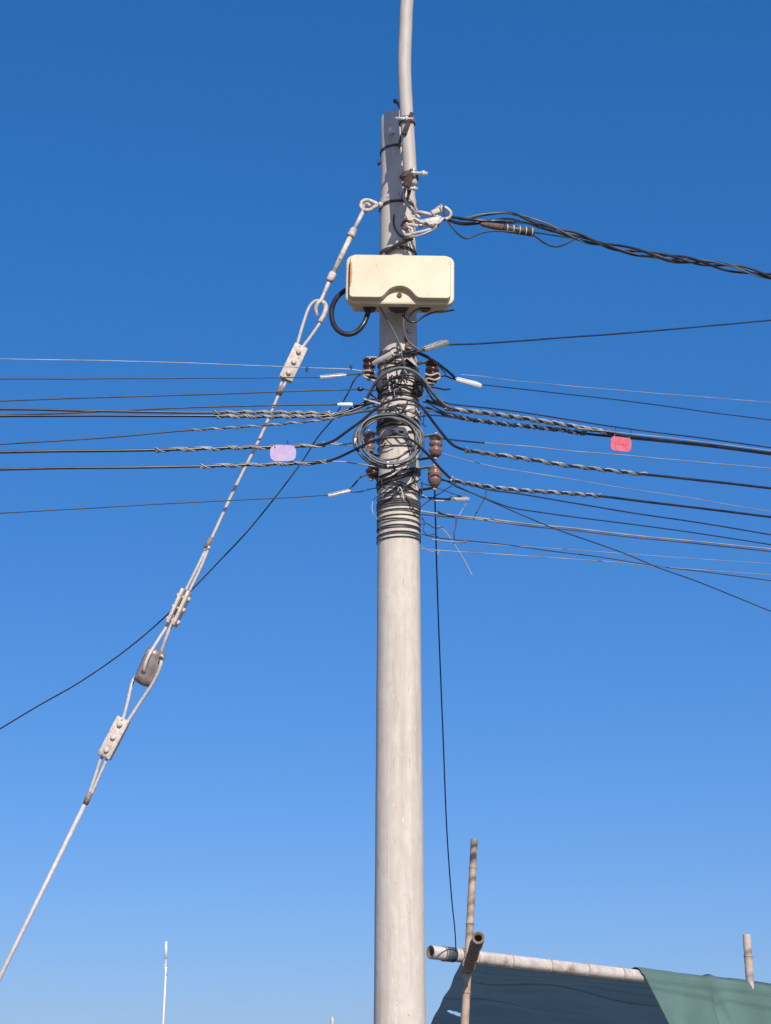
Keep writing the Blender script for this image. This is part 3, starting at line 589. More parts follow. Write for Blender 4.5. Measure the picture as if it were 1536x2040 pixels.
# ------------------------------------------------------------------ spool insulators
def insulator(label, px, py, Y, wpx, hpx, mt, side, arms=True, cone=False, tilt=0.0):
    c = at(px, py, Y); m = mpp(c); r = wpx * m / 2; h = hpx * m * 1.02
    t = thing('spool_insulator', label, 'insulator', c, 'brown spool insulators bracketed to the pole'); ax = Vector((tilt, 0, 1)).normalized()
    if cone: prof = [(r * 0.30, -h * 0.5), (r * 0.62, -h * 0.42), (r * 0.92, -h * 0.24), (r, -h * 0.14), (r * 0.96, -h * 0.07), (r * 0.88, -h * 0.05), (r * 0.88, h * 0.06), (r * 0.97, h * 0.10), (r * 0.97, h * 0.2), (r * 0.86, h * 0.25), (r * 0.86, h * 0.33), (r * 0.95, h * 0.38), (r * 0.9, h * 0.46), (r * 0.5, h * 0.5)]
    else: prof = [(r * 0.45, -h * 0.5), (r * 0.78, -h * 0.45), (r * 0.8, -h * 0.36), (r * 0.97, -h * 0.30), (r, -h * 0.22), (r * 0.9, -h * 0.15), (r * 0.62, -h * 0.12), (r * 0.62, -h * 0.04), (r * 0.93, h * 0.0), (r * 0.97, h * 0.08), (r * 0.93, h * 0.16), (r * 0.62, h * 0.19), (r * 0.62, h * 0.26), (r * 0.95, h * 0.31), (r * 0.97, h * 0.40), (r * 0.8, h * 0.46), (r * 0.4, h * 0.5)]
    mb = MB(); mb.lathe(prof, c, ax, 20); mb.build('spool', mt, t)
    mb = MB(); mb.tube([c - ax * (h * 0.5 + 0.018), c + ax * (h * 0.5 + 0.014)], 0.006, 8)
    bo = mb.build('bolt', M_GALV, t); k = MB(); k.tube([c - ax * (h * 0.5 + 0.017), c - ax * (h * 0.5 + 0.006)], 0.011, 6); k.build('nut', M_GALV, bo)
    if arms:
        for s in (0.53, -0.53):
            p = c + ax * (h * s); q = Vector((XP + side * prad(p.z) * 0.97, YP - 0.01, p.z + 0.004)); mb = MB()
            d = p - q; e = d.normalized() * 0.014
            mb.box((p + e + q) / 2, ((d + e).length, 0.026, 0.006), axes(d, (0, 0, 1)), 0.0015, 1); mb.build('bracket_arm', M_ALUD if s > 0 else M_DARKST, t)
    return t
insulator('maroon spool insulator at the upper right, tied with pale wire', 861, 741, 8.58, 28, 44, M_PORCD, 1)
insulator('brown ribbed spool insulator right of the grey hoop, upper of two', 868, 888, 8.58, 28, 44, M_PORC, 1, tilt=0.03)
insulator('brown spool insulator with pointed base, lowest on the right', 866, 950, 8.58, 29, 42, M_PORC, 1, cone=True, tilt=0.02)
insulator('dark spool insulator at the upper left of the pole', 735, 733, 8.62, 26, 40, M_PORCD, -1)
insulator('pale brown spool insulator seen through the left of the grey hoop', 735, 882, 8.58, 25, 42, M_PORC, -1)
insulator('dark spool insulator half hidden behind the pole under the hoop', 747, 936, 8.68, 34, 34, M_PORCD, -1, arms=False, tilt=0.4)
for (lab, pts) in (('pale tie wire knotted round the upper right insulator', [(847, 745, 8.55), (858, 748, 8.54), (872, 744, 8.55), (876, 752, 8.57), (866, 757, 8.545), (852, 754, 8.55), (850, 762, 8.56), (866, 764, 8.56)]),
                   ('pale tie wire bent round the upper left insulator', [(724, 740, 8.6), (735, 738, 8.575), (746, 741, 8.59), (744, 748, 8.6), (730, 747, 8.585), (725, 750, 8.59), (742, 757, 8.58), (758, 764, 8.56)])):
    cable(lab, pts, 4.2, M_STRAW if 'right' in lab else M_GALV, cat='wire', name='tie_wire', jit=0)

# ------------------------------------------------------------------ jumpers, loops and wraps on the pole
def jump(label, pts, wpx, mt, name='jumper_cable', cat='cable'): return cable(label, pts, wpx, mt, cat=cat, name=name, jit=0, n=10)
jump('grey jumper cable arching across the pole below the maroon insulators', [(728, 800, 8.58), (736, 784, 8.54), (752, 757, 8.48), (770, 742, 8.46), (795, 733, 8.45), (820, 738, 8.46), (842, 755, 8.5), (862, 782, 8.55), (885, 806, 8.62), (905, 815, 8.66)], 6.5, M_GREY)
jump('black jumper cable crossing the pole just under the grey one', [(760, 775, 8.5), (778, 757, 8.47), (800, 748, 8.465), (825, 750, 8.47), (846, 770, 8.52), (862, 795, 8.56), (880, 806, 8.62)], 4.5, M_BLK)
jump('black jumper descending from the pole to the white right clamp', [(806, 703, 8.48), (825, 699, 8.48), (842, 706, 8.50), (862, 717, 8.53), (880, 730, 8.58), (895, 742, 8.62), (906, 752, 8.65)], 5.5, M_BLK)
jump('thin second jumper beside the one reaching the white right clamp', [(830, 704, 8.5), (850, 713, 8.52), (870, 726, 8.55), (886, 742, 8.6), (887, 748, 8.6)], 2.6, M_BLK2)
jump('loose black tail curling right below the upper right insulator', [(838, 755, 8.5), (850, 770, 8.53), (866, 772, 8.55), (885, 776, 8.57), (897, 775, 8.58)], 3.6, M_BLK)
jump('short pale tail rising right of the pole beside the black tape', [(832, 795, 8.5), (845, 790, 8.52), (858, 787, 8.55)], 3.2, M_GREY)
jump('dark tail crossing below the pale one right of the pole', [(842, 800, 8.52), (855, 804, 8.54), (872, 815, 8.57), (890, 824, 8.62)], 3.4, M_BLK)
jump('pale tail running right from the pole under the gripped cables', [(838, 822, 8.52), (856, 818, 8.56), (880, 822, 8.6), (905, 830, 8.66)], 3.6, M_GREY)
jump('dark tail lowest of those right of the pole above the hoop', [(836, 830, 8.53), (860, 827, 8.56), (890, 830, 8.62), (915, 834, 8.68)], 3.0, M_BLUE)
jump('short pale tail left of the pole above the arching black cable', [(725, 795, 8.56), (738, 799, 8.55), (758, 805, 8.53)], 3.8, M_GALV)
jump('short dark tail slanting into the pole left of the wraps', [(738, 785, 8.56), (748, 793, 8.55), (760, 803, 8.53)], 3.4, M_BLUE)
jump('grey cable behind the arching black cable on the left', [(690, 826, 8.57), (712, 821, 8.56), (735, 818, 8.54), (765, 815, 8.5), (790, 818, 8.49)], 6.0, M_GREY)
# wires from the box
loop = path3([(694, 577, 8.52), (686, 580, 8.52), (672, 592, 8.50), (662, 612, 8.47), (661, 634, 8.45), (670, 655, 8.43), (690, 666, 8.42), (710, 661, 8.42), (724, 646, 8.42), (731, 630, 8.43), (734, 618, 8.43)], Yl, 8)
mb = MB(); mb.tube(loop, 0.0135, 14); tag(mb.build('cable_loop', M_BLK), 'thick black cable looping out of the left underside of the cream box', 'cable')
jump('thin pale wire dropping from the box underside to the cluster below', [(755, 608, 8.40), (766, 628, 8.42), (780, 652, 8.45), (792, 676, 8.46), (799, 694, 8.45), (801, 712, 8.45), (806, 728, 8.47), (812, 738, 8.49)], 3.4, M_GREY, cat='wire')
jump('grey wire hanging from the middle of the box underside', [(806, 622, 8.42), (804, 640, 8.42), (806, 662, 8.43), (814, 680, 8.45), (828, 692, 8.46), (842, 699, 8.47)], 3.8, M_GREY, cat='wire')
jump('black wire end curling up to the right under the box', [(802, 628, 8.42), (816, 640, 8.40), (828, 641, 8.40), (845, 630, 8.40), (865, 622, 8.39), (888, 620, 8.38), (905, 617, 8.37)], 4.2, M_BLK, cat='wire')
jump('short grey wire arch tucked against the right underside of the box', [(815, 634, 8.42), (822, 622, 8.42), (836, 616, 8.41), (856, 618, 8.41)], 3.8, M_GREY, cat='wire')
stub(on_pole(812, 659, 0.0), on_pole(822, 660, 0.03), 0.009, M_GALV, pole, nut=False)

# round hoop of slack cable in front of the pole
hoop = thing('slack_cable_hoop', 'round hoop of coiled grey cable hanging in front of the pole', 'cable coil', at(775, 878, 8.44))
HC = at(775, 877, 8.44); th = R(14); hu = Vector((1, 0.05, 0)).normalized(); hv = Vector((0, math.sin(th), math.cos(th)))
hn = hu.cross(hv)
for k, (dr, dn, du, dv, w_, mt) in enumerate(((0.0, 0, 0, 0, 4.6, M_COIL), (-0.010, -0.006, -0.004, 0.004, 4.6, M_GREY), (-0.019, 0.006, 0.006, -0.003, 4.4, M_COIL), (-0.006, 0.012, 0.004, 0.006, 4.4, M_COIL), (-0.030, -0.002, -0.010, 0.010, 3.8, M_BLK2), (0.004, 0.004, 0.001, -0.003, 3.6, M_BLK2), (-0.024, -0.010, 0.008, 0.012, 4.2, M_COIL))):
    pts = []
    for i in range(56):
        a = 2 * math.pi * i / 56; rr = 0.163 + dr + 0.006 * math.sin(2 * a + k * 1.7) + 0.004 * math.sin(3 * a + 2 * k) + 0.002 * math.sin(7 * a + k)
        pts.append(HC + hu * (rr * math.cos(a) * 1.02 + du) + hv * (rr * math.sin(a) * 0.97 + dv) + hn * (dn + 0.008 * math.sin(a + k * 1.3)))
    mb = MB(); mb.tube(pts, w_ * 0.00128, 8, closed=True); mb.build('turn', mt, hoop)
for (x, y) in ((773, 926), (708, 880)):
    p = min(([v for v in pts]), key=lambda v: (v - at(x, y, 8.42)).length); mb = MB(); mb.box(at(x, y, 8.40 if y > 900 else 8.44), (0.012, 0.03, 0.03), None, 0.003); mb.build('cable_tie', M_WHITE, hoop)

def wraps(label, rings, group='wire wraps round the pole', name='wire_wrap'):
    t = thing(name, label, 'wire wrap', (XP, YP, pole_z(rings[0][0])), group)
    for i, (py, wpx, tilt, phi, mt, wob) in enumerate(rings):
        r = wpx * 0.00100; mb = MB(); mb.tube(ring_path(pole_z(py), r * 0.9 + 0.001, tilt, phi, 56, wob, seed=int(py * 7) + i), r, 8, closed=True); mb.build('turn', mt, t)
    return t
wraps('dark wire turns stacked round the pole below the tangle, lowest wraps', [
    (992, 4.0, 0.004, 0.5, M_GREY, 0.001), (996, 4.0, 0.004, 0.6, M_GREY, 0.001), (1000, 4.0, 0.003, 0.5, M_GREY, 0.001), (1004, 3.6, 0.004, 0.7, M_GREY, 0.001),
    (1011, 2.6, 0.006, 1.0, M_BLK2, 0.001), (1015, 2.4, 0.003, 2.0, M_GREY, 0.001), (1024, 2.8, 0.004, 0.4, M_BLK2, 0.001), (1032, 2.6, 0.003, 3.0, M_BLK2, 0.001), (1036, 2.4, 0.004, 0.0, M_GREY, 0.001),
    (1044, 3.0, 0.003, 1.0, M_BLK2, 0.001), (1047, 2.4, 0.005, 1.4, M_BLK2, 0.001), (1058, 3.2, 0.004, 0.2, M_BLK2, 0.001), (1061, 2.4, 0.002, 2.2, M_GREY, 0.001), (1068, 3.0, 0.003, 0.3, M_BLK2, 0.001)])
wraps('untidy dark wire turns round the pole between the arching jumpers', [
    (716, 3.0, 0.012, 2.8, M_GALV, 0.003), (722, 3.4, 0.016, 2.9, M_BLK2, 0.002), (728, 3.0, 0.010, 0.6, M_BLK, 0.003), (735, 3.0, 0.020, 0.2, M_GALV, 0.003),
    (748, 2.6, 0.008, 1.0, M_BLK2, 0.003), (757, 3.0, 0.012, 4.0, M_BLK2, 0.003), (763, 3.0, 0.010, 2.0, M_BLK, 0.002), (768, 2.4, 0.016, 0.2, M_BLK2, 0.002), (773, 3.2, 0.006, 5.0, M_BLK2, 0.002),
    (779, 3.6, 0.008, 1.0, M_BLK2, 0.002), (783, 3.0, 0.010, 2.0, M_BLK, 0.002)])
wraps('tangled pale and dark wire turns round the pole above the hoop', [
    (804, 3.4, 0.012, 0.3, M_GALV, 0.004), (809, 3.2, 0.020, 2.6, M_GALV, 0.004), (814, 3.0, 0.016, 0.6, M_BLK2, 0.003), (819, 4.0, 0.022, 0.1, M_GALV, 0.003), (824, 3.2, 0.014, 3.0, M_STRAW, 0.003),
    (830, 4.4, 0.006, 0.6, M_BLK, 0.002), (836, 6.5, 0.008, 0.3, M_BLK, 0.002), (842, 6.5, 0.010, 0.6, M_BLK, 0.002)])
wraps('two dark turns round the pole inside the grey hoop', [(858, 5.0, 0.030, 0.5, M_BLK2, 0.002), (884, 3.2, 0.006, 1.2, M_BLK2, 0.004)])
wraps('crossing dark turns round the pole just under the hoop', [(934, 5.5, 0.026, 0.35, M_BLK2, 0.002), (941, 6.0, 0.036, 0.4, M_BLK, 0.002), (946, 5.0, 0.040, 0.45, M_BLK2, 0.002), (968, 2.8, 0.012, 3.6, M_BLK2, 0.004), (974, 2.2, 0.02, 3.3, M_BLK2, 0.003), (980, 2.0, 0.016, 0.4, M_GREY, 0.004), (986, 2.0, 0.020, 3.4, M_BLK2, 0.004)])
def lay(label, pts, wpx, mt, off=0.006, cat='wire', name='tie_wire'):
    mb = MB(); mb.tube(catmull([on_pole(x, y, off) for x, y in pts], 6), wpx * 0.00128, 8); return tag(mb.build(name, mt), label, cat)
lay('thin dark wire slanting over the bare concrete inside the hoop', [(786, 922), (800, 908), (810, 899), (826, 896)], 2.0, M_BLK2, 0.003)
lay('thin dark wire running down the pole under the hoop', [(822, 934), (824, 950), (828, 968)], 1.8, M_BLK2, 0.003)
lay('dark wire slanting down across the lower wraps to the right', [(806, 985), (816, 1000), (824, 1014), (834, 1024)], 3.0, M_BLK2, 0.016)
lay('thin wire crossing down to the right above the lower wraps', [(765, 962), (790, 958), (815, 968), (834, 982)], 2.4, M_BLK2, 0.010)
lay('thin wire crossing down to the left above the lower wraps', [(838, 955), (810, 968), (790, 972), (765, 988)], 2.4, M_BLK2, 0.012)
lay('grey tail crossing the upper wraps upright', [(781, 748), (783, 765), (785, 780), (786, 792)], 5.0, M_BLK, 0.014)
lay('pale tail crossing the upper wraps beside the dark one', [(772, 742), (773, 756), (776, 768), (775, 778)], 3.6, M_GALV, 0.016)
lay('bright white knot of cloth tape on the pole inside the hoop', [(784, 858), (795, 855), (805, 856), (809, 864)], 9.0, M_WHITE, 0.010, 'tape', 'tape_knot')
lay('pale ragged rag end lying over the tangle above the hoop', [(778, 824), (790, 822), (805, 816), (818, 813)], 6.0, M_WHITE, 0.012, 'rag', 'rag_strip')
lay('pale ragged strip lower right in the tangle above the hoop', [(806, 826), (816, 830), (826, 828)], 5.5, M_STRAW, 0.012, 'rag', 'rag_strip')
lay('dark bent tail in the tangle at the pole middle above the hoop', [(785, 812), (795, 806), (808, 812), (800, 820)], 5.0, M_BLK2, 0.014)
lay('short pale cord knotted on the pole just under the hoop', [(781, 946), (790, 941), (802, 933)], 4.0, M_WHITE, 0.014, 'cord', 'cord_knot')
lay('dark clasp on the strap below the box on the right of the pole', [(808, 672), (812, 682), (810, 694), (820, 700)], 8.0, M_RUST, 0.006, 'clasp', 'strap_clasp')
lay('dark strap bundle crossing the pole above the first arching jumper', [(770, 722), (785, 712), (800, 706), (815, 704), (828, 706)], 7.0, M_BLK2, 0.010, 'strap', 'strap_bundle')
lay('black wire knot on the right of the pole above the jumpers', [(808, 716), (816, 722), (824, 730), (818, 736), (810, 732)], 6.0, M_BLK, 0.012)
def blob(label, px, py, Y, sx, sy, sz, seed, name='tape_bundle'):
    rnd = random.Random(seed); c = at(px, py, Y); m = mpp(c); bm = bmesh.new(); bmesh.ops.create_icosphere(bm, subdivisions=3, radius=1)
    ph = [rnd.uniform(0, 6) for _ in range(6)]; mb = MB(); vs = []
    for v in bm.verts:
        k = 1 + 0.16 * math.sin(4 * v.co.x + ph[0] + 3 * v.co.z) + 0.12 * math.sin(7 * v.co.z + ph[1]) + 0.10 * math.sin(9 * v.co.y + ph[2] + 5 * v.co.x)
        vs.append(c + Vector((v.co.x * sx * m * k, v.co.y * sy * m * k, v.co.z * sz * m * k)))
    bm.verts.index_update(); mb.add(vs, [[v.index for v in f.verts] for f in bm.faces]); bm.free()
    return tag(mb.build(name, M_TAPE), label, 'tape')
blob('large black tape bundle bulging on the right flank of the pole', 834, 772, 8.55, 10, 14, 22, 3)
blob('smaller black tape bundle on the left flank of the pole', 756, 770, 8.58, 8, 12, 15, 5)

def tangle(label, seed, n, y0, y1, px0, px1, out):
    rnd = random.Random(seed); t = thing('wire_tangle', label, 'wire tangle', (XP, YP - 0.1, pole_z((y0 + y1) / 2)), 'tangles of loose wire on the pole')
    mts = [M_BLK2, M_BLK, M_GREY, M_BLK2, M_SILV, M_GALV, M_BLUE]
    for k in range(n):
        xa, xb = rnd.uniform(px0, px1), rnd.uniform(px0, px1); ya = rnd.uniform(y0, y1); yb = min(y1, max(y0, ya + rnd.uniform(-28, 28)))
        pts = []
        for q in range(5):
            f = q / 4; x = xa + (xb - xa) * f; y = ya + (yb - ya) * f - (10 + rnd.uniform(-8, 10)) * math.sin(f * math.pi)
            off = 0.008 + rnd.uniform(0.0, out) * math.sin(f * math.pi) + 0.004
            pts.append(on_pole(x, y, off) if 757 < x < 834 else at(x, y, 8.56 + rnd.uniform(-0.03, 0.02)))
        mb = MB(); mb.tube(catmull(pts, 6), rnd.uniform(2.0, 4.0) * 0.00128, 6); mb.build('loose_wire', rnd.choice(mts), t)
tangle('upper tangle of loose wire ends round the pole between the maroon insulators', 11, 9, 708, 792, 742, 850, 0.03)
tangle('middle tangle of loose wire ends round the pole behind the top of the hoop', 23, 10, 798, 850, 740, 852, 0.035)
tangle('lower tangle of thin crossing wires round the pole under the hoop', 31, 8, 930, 1000, 752, 842, 0.02)
tangle('few loose strands crossing inside the grey hoop', 47, 3, 850, 925, 722, 832, 0.05)
# dead-end fitting above the box
fit = thing('dead_end_fitting', 'galvanised dead-end fitting bolted to the pole above the box', 'cable fitting', at(845, 430, 8.5))
YF = 8.47
def fpart(name, pts, wpx, mt, n=8):
    mb = MB(); mb.tube(catmull([at(*p) for p in pts], 6), wpx * 0.00128, n); return mb.build(name, mt, fit)
fpart('arm', [(822, 424, 8.53), (840, 424, 8.50), (858, 428, 8.48), (868, 428, 8.47)], 9, M_GALV)
fpart('eye', [(866, 420, 8.47), (876, 413, 8.46), (888, 414, 8.46), (898, 424, 8.47), (894, 434, 8.48), (880, 436, 8.48), (868, 430, 8.47)], 7, M_GALV)
mb = MB(); mb.box(at(856, 440, 8.47), (0.105, 0.030, 0.018), axes(at(880, 436, 8.47) - at(838, 444, 8.47)), 0.004); mb.build('plate', M_ALUD, fit)
mb = MB(); mb.box(at(868, 422, 8.465), (0.045, 0.028, 0.02), axes(at(880, 418, 8.46) - at(858, 426, 8.47)), 0.005); mb.build('plate', M_GALV, fit)
fpart('bolt', [(878, 407, 8.455), (880, 426, 8.455)], 5, M_ALUD)
fpart('bolt', [(884, 410, 8.45), (886, 440, 8.45)], 4, M_DARKST)
fpart('strap_loop', [(800, 432, 8.50), (812, 440, 8.47), (826, 436, 8.47), (842, 444, 8.46), (862, 446, 8.46), (872, 440, 8.47)], 6, M_GALV)
fpart('strap_loop', [(802, 455, 8.49), (815, 448, 8.46), (835, 450, 8.45), (855, 447, 8.46), (870, 440, 8.47), (878, 432, 8.47)], 7, M_STRAND)
fpart('strap_loop', [(806, 470, 8.49), (818, 466, 8.46), (838, 462, 8.45), (858, 456, 8.45), (870, 448, 8.46), (876, 438, 8.47)], 6, M_STRAND)
fpart('strap_loop', [(804, 476, 8.50), (816, 472, 8.46), (832, 470, 8.45), (850, 464, 8.45), (866, 455, 8.46), (876, 446, 8.47)], 5, M_ALUD)
fpart('strap_loop', [(826, 440, 8.46), (838, 452, 8.44), (848, 444, 8.44), (860, 452, 8.44), (868, 446, 8.45)], 4, M_RUST)
fpart('strap_loop', [(800, 448, 8.495), (806, 456, 8.47), (816, 452, 8.46), (820, 444, 8.46), (810, 440, 8.47), (802, 444, 8.49)], 6, M_RUST)
fpart('strap_loop', [(802, 452, 8.49), (806, 466, 8.47), (816, 468, 8.455), (822, 458, 8.455), (812, 452, 8.46)], 6, M_GALV)
fpart('strap_loop', [(862, 450, 8.46), (874, 444, 8.45), (882, 436, 8.45), (892, 436, 8.46)], 6, M_GALV)
fpart('shadow_strip', [(768, 503, 8.56), (782, 494, 8.53), (800, 483, 8.50), (822, 474, 8.48)], 9, M_DARKST)  # dark strip modelled in place of the fitting's shadow across the pole
jump('pale lead curving from the pipe foot down to the dead-end fitting', [(806, 378, 8.46), (805, 392, 8.46), (812, 408, 8.46), (824, 422, 8.46), (836, 434, 8.46)], 6.0, M_GALV, cat='wire', name='lead_wire')
jump('second thinner lead curving from the pipe foot to the fitting', [(812, 376, 8.47), (814, 392, 8.47), (824, 404, 8.47), (828, 414, 8.47), (834, 424, 8.47)], 3.6, M_STRAW, cat='wire', name='lead_wire')
lay('dark tail hanging down the pole left of the dead-end fitting', [(785, 428), (784, 442), (787, 455), (796, 468), (808, 474)], 3.2, M_BLK2, 0.008)

# ------------------------------------------------------------------ guy assembly
def Yg(px): return 8.60 + (740 - px) / 740 * 0.30
def G(px, py, dy=0.0): return at(px, py, Yg(px) + dy)
def gtube(pts, wpx, mt, name, parent=None, sub=6, n=10, dy=0.0):
    mb = MB(); mb.tube(catmull([G(p[0], p[1], dy + (p[2] if len(p) > 2 else 0)) for p in pts], sub), wpx * 0.00128, n); return mb.build(name, mt, parent)
ey = thing('guy_eye_bolt', 'galvanised teardrop eye bolted to the left of the pole for the guy', 'eye bolt', G(745, 408))
q = catmull([G(*p) for p in ((752, 407), (742, 402), (731, 399), (722, 402), (719, 410), (724, 418), (734, 419), (744, 414), (752, 409))], 5)
mb = MB(); mb.tube(q, 0.0110, 10); mb.build('eye', M_GALV, ey)
gtube([(750, 408), (768, 408)], 9, M_GALV, 'shank', ey)
mb = MB(); c = G(757, 408); mb.tube([c - Vector((0.006, 0, 0)), c + Vector((0.006, 0, 0))], 0.018, 6); mb.build('nut', M_GALV, ey)
tb = thing('guy_turnbuckle', 'long galvanised turnbuckle rod slanting down from the eye bolt', 'turnbuckle', G(700, 470))
gtube([(738, 411, -0.012), (732, 406, -0.014), (727, 408, -0.008), (723, 418, 0), (721, 428, 0)], 7, M_GALV, 'hook', tb)
gtube([(722, 424), (704, 460)], 8.5, M_STRAND, 'rod', tb); gtube([(657, 558), (640, 598)], 8.5, M_STRAND, 'rod', tb)
def collar(x0, y0, x1, y1, wpx, tp=1.0):
    a, b = G(x0, y0), G(x1, y1); L = (b - a).length; r = wpx * 0.00128; mb = MB()
    mb.lathe([(r * 0.75 * tp, 0), (r * tp, L * 0.15), (r, L * 0.85), (r * 0.8, L)], a, b - a, 12); mb.build('collar', M_GALV, tb)
collar(706, 455, 698, 472, 18, 0.8); collar(664, 543, 656, 561, 17, 0.95)
gtube([(700, 468), (661, 550)], 11, M_GALV, 'barrel', tb)
gtube([(646, 584), (640, 597, -0.012), (632, 606, -0.02), (629, 617, -0.014), (632, 630, 0.0)], 8, M_GALV, 'hook', tb)
gw = thing('guy_wire', 'heavy twisted steel guy wire running from turnbuckle down to the lower left', 'guy wire', G(300, 1320))
# strand parts, each one a twisted rope
def rope(pts, wpx, name='strand', parent=gw, mt=M_STRAND, n=3, sub=8, dy=0.0):
    path = catmull([G(p[0], p[1], dy + (p[2] if len(p) > 2 else 0)) for p in pts], sub); r = wpx * 0.00128
    rp = resample(path, 0.012); T, N, B = frames(rp); mb = MB(); vs = []; fs = []; m = 12
    for i, p in enumerate(rp):
        for k in range(m):
            a = 2 * math.pi * k / m; rr = r * (1 + 0.10 * math.cos(6 * (a - i * 0.012 / 0.16 * 2 * math.pi / 1)))
            vs.append(p + (N[i] * math.cos(a) + B[i] * math.sin(a)) * rr)
    for i in range(len(rp) - 1):
        for k in range(m): fs.append([i * m + k, i * m + (k + 1) % m, (i + 1) * m + (k + 1) % m, (i + 1) * m + k])
    mb.add(vs, fs); o = len(mb.v) - len(vs); e = (len(rp) - 1) * m
    mb.f += [[o + k for k in range(m - 1, -1, -1)], [o + e + k for k in range(m)]]; mb.sm += [False, False]
    return mb.build(name, mt, parent)
rope([(584, 712), (592, 686), (604, 645), (615, 614), (626, 601), (637, 599), (646, 604), (649, 614), (644, 632), (632, 652), (615, 676), (603, 692), (596, 706)], 6.5, 'eye_loop')
gtube([(636, 600), (646, 604), (649, 614), (645, 628), (637, 642)], 10, M_GALV, 'thimble', gw, dy=-0.002)
rope([(570, 740), (561, 762), (556, 778)], 6); rope([(577, 745), (566, 768), (559, 780)], 6)
gtube([(562, 770), (555, 786)], 12.5, M_BIND, 'binding', gw)
rope([(556, 784), (520, 868), (470, 968), (420, 1076)], 6.4)
gtube([(421, 1072), (410, 1092)], 9.5, M_BIND, 'binding', gw)
rope([(413, 1088), (395, 1126), (368, 1180)], 5.8); rope([(417, 1088), (401, 1128), (377, 1178)], 5.8)
rope([(345, 1225), (333, 1247), (312, 1280, -0.02), (298, 1303, -0.052), (290, 1322, -0.056), (287, 1336, -0.040), (290, 1343, 0.0), (300, 1338, 0.046), (312, 1322, 0.046), (320, 1302, 0.030), (329, 1276, 0.008), (339, 1250), (350, 1228)], 6.6, 'eye_loop')
rope([(240, 1445), (247, 1426), (255, 1395, 0.004), (262, 1365, 0.015), (270, 1348, 0.044), (292, 1322, 0.048), (312, 1302, 0.040), (322, 1306, -0.01), (321, 1320, -0.034), (315, 1340, -0.028), (302, 1365, -0.012), (280, 1398, 0), (258, 1432), (246, 1450)], 6.6, 'eye_loop')
rope([(213, 1495), (201, 1512), (190, 1545), (177, 1582)], 6.0); rope([(219, 1497), (212, 1514), (197, 1548), (181, 1584)], 6.0)
gtube([(180, 1578), (170, 1602)], 11, M_BIND, 'binding', gw)
pa, pb = G(171, 1598), G(0, 1946); dd = (pb - pa).normalized(); k = pb.z / -dd.z
mb = MB(); mb.tube([pa, pb, pb + dd * (k * 0.98)], 0.0105, 10); mb.build('anchor_strand', M_STRAND, gw)
def guy_clamp(label, a, b, wpx, bolts, face):
    a, b = G(*a), G(*b); d = b - a; L = d.length; t = thing('guy_clamp', label, 'guy clamp', a, 'three-bolt clamps on the guy wire'); rot = axes(d, face)
    for s in (-1, 1):
        mb = MB(); mb.box((a + b) / 2 + rot @ Vector((0, 0, s * 0.016)), (L, wpx * 0.00256, 0.017), rot, 0.004, 2); mb.build('plate', M_GALV, t)
    for (u, sgn) in bolts:
        c = a + d * u
        mb = MB(); mb.tube([c + rot @ Vector((0, 0, -0.034)), c + rot @ Vector((0, 0, 0.037))], 0.0075, 10); bo = mb.build('bolt', M_GALV, t)
        mb = MB(); mb.lathe([(0.013, 0), (0.014, 0.004), (0.011, 0.011), (0.005, 0.013)], c + rot @ Vector((0, 0, sgn * 0.025)), rot @ Vector((0, 0, sgn)), 14); mb.build('bolt_head', M_GALV if face[2] < 0 else M_STRAND, bo)
        mb = MB(); mb.tube([c + rot @ Vector((0, 0, -sgn * 0.025)), c + rot @ Vector((0, 0, -sgn * 0.036))], 0.0135, 6); mb.build('nut', M_GALV, bo)
guy_clamp('stained three-bolt guy clamp, upper one level with the first wires', (600, 690), (568, 757), 29, ((0.2, 1), (0.5, 1), (0.82, 1)), (0.1, -1, -0.35))
guy_clamp('three-bolt guy clamp seen edge-on above the grey strain insulator', (372, 1177), (341, 1245), 26, ((0.2, 1), (0.52, -1), (0.88, 1)), (1.0, -0.12, 0.42))
guy_clamp('three-bolt guy clamp face-on below the grey strain insulator', (247, 1432), (207, 1509), 27, ((0.17, 1), (0.5, 1), (0.83, 1)), (-0.1, -1, -0.25))
# strain insulator block
si = thing('guy_strain_insulator', 'grey brown porcelain strain insulator block in the guy wire', 'insulator', G(298, 1330))
a, b = G(314, 1294), G(283, 1364); rot = axes(b - a, (0.25, -1, -0.1)); L = (b - a).length
bm = bmesh.new(); bmesh.ops.create_cube(bm, size=1); bmesh.ops.subdivide_edges(bm, edges=bm.edges[:], cuts=5, use_grid_fill=True)
mb = MB(); vs = []
for v in bm.verts:
    x, y, z = v.co * 2; u = Vector((x, y, z)); s = u.normalized() * max(abs(x), abs(y), abs(z))
    u = u * 0.62 + s * 0.38
    wid = 1.0 - 0.10 * math.cos(x * 1.5)
    gr = 1 - 0.16 * math.exp(-(((abs(y) - 0.55) / 0.25) ** 2)) * (1 if abs(z) > 0.55 else 0)
    vs.append((a + b) / 2 + rot @ Vector((u.x * L * 0.52, u.y * 0.057 * wid, u.z * 0.038 * gr)))
bm.verts.index_update(); mb.add(vs, [[v.index for v in f.verts] for f in bm.faces]); bm.free(); mb.build('block', M_PORCG, si)
for (x, y) in ((286, 1339), (321, 1312)):
    mb = MB(); c = G(x, y, -0.037); mb.lathe([(0.011, 0), (0.0115, 0.004)], c, (0, -1, -0.2), 12); mb.build('hole_rim', M_DARKST, si)

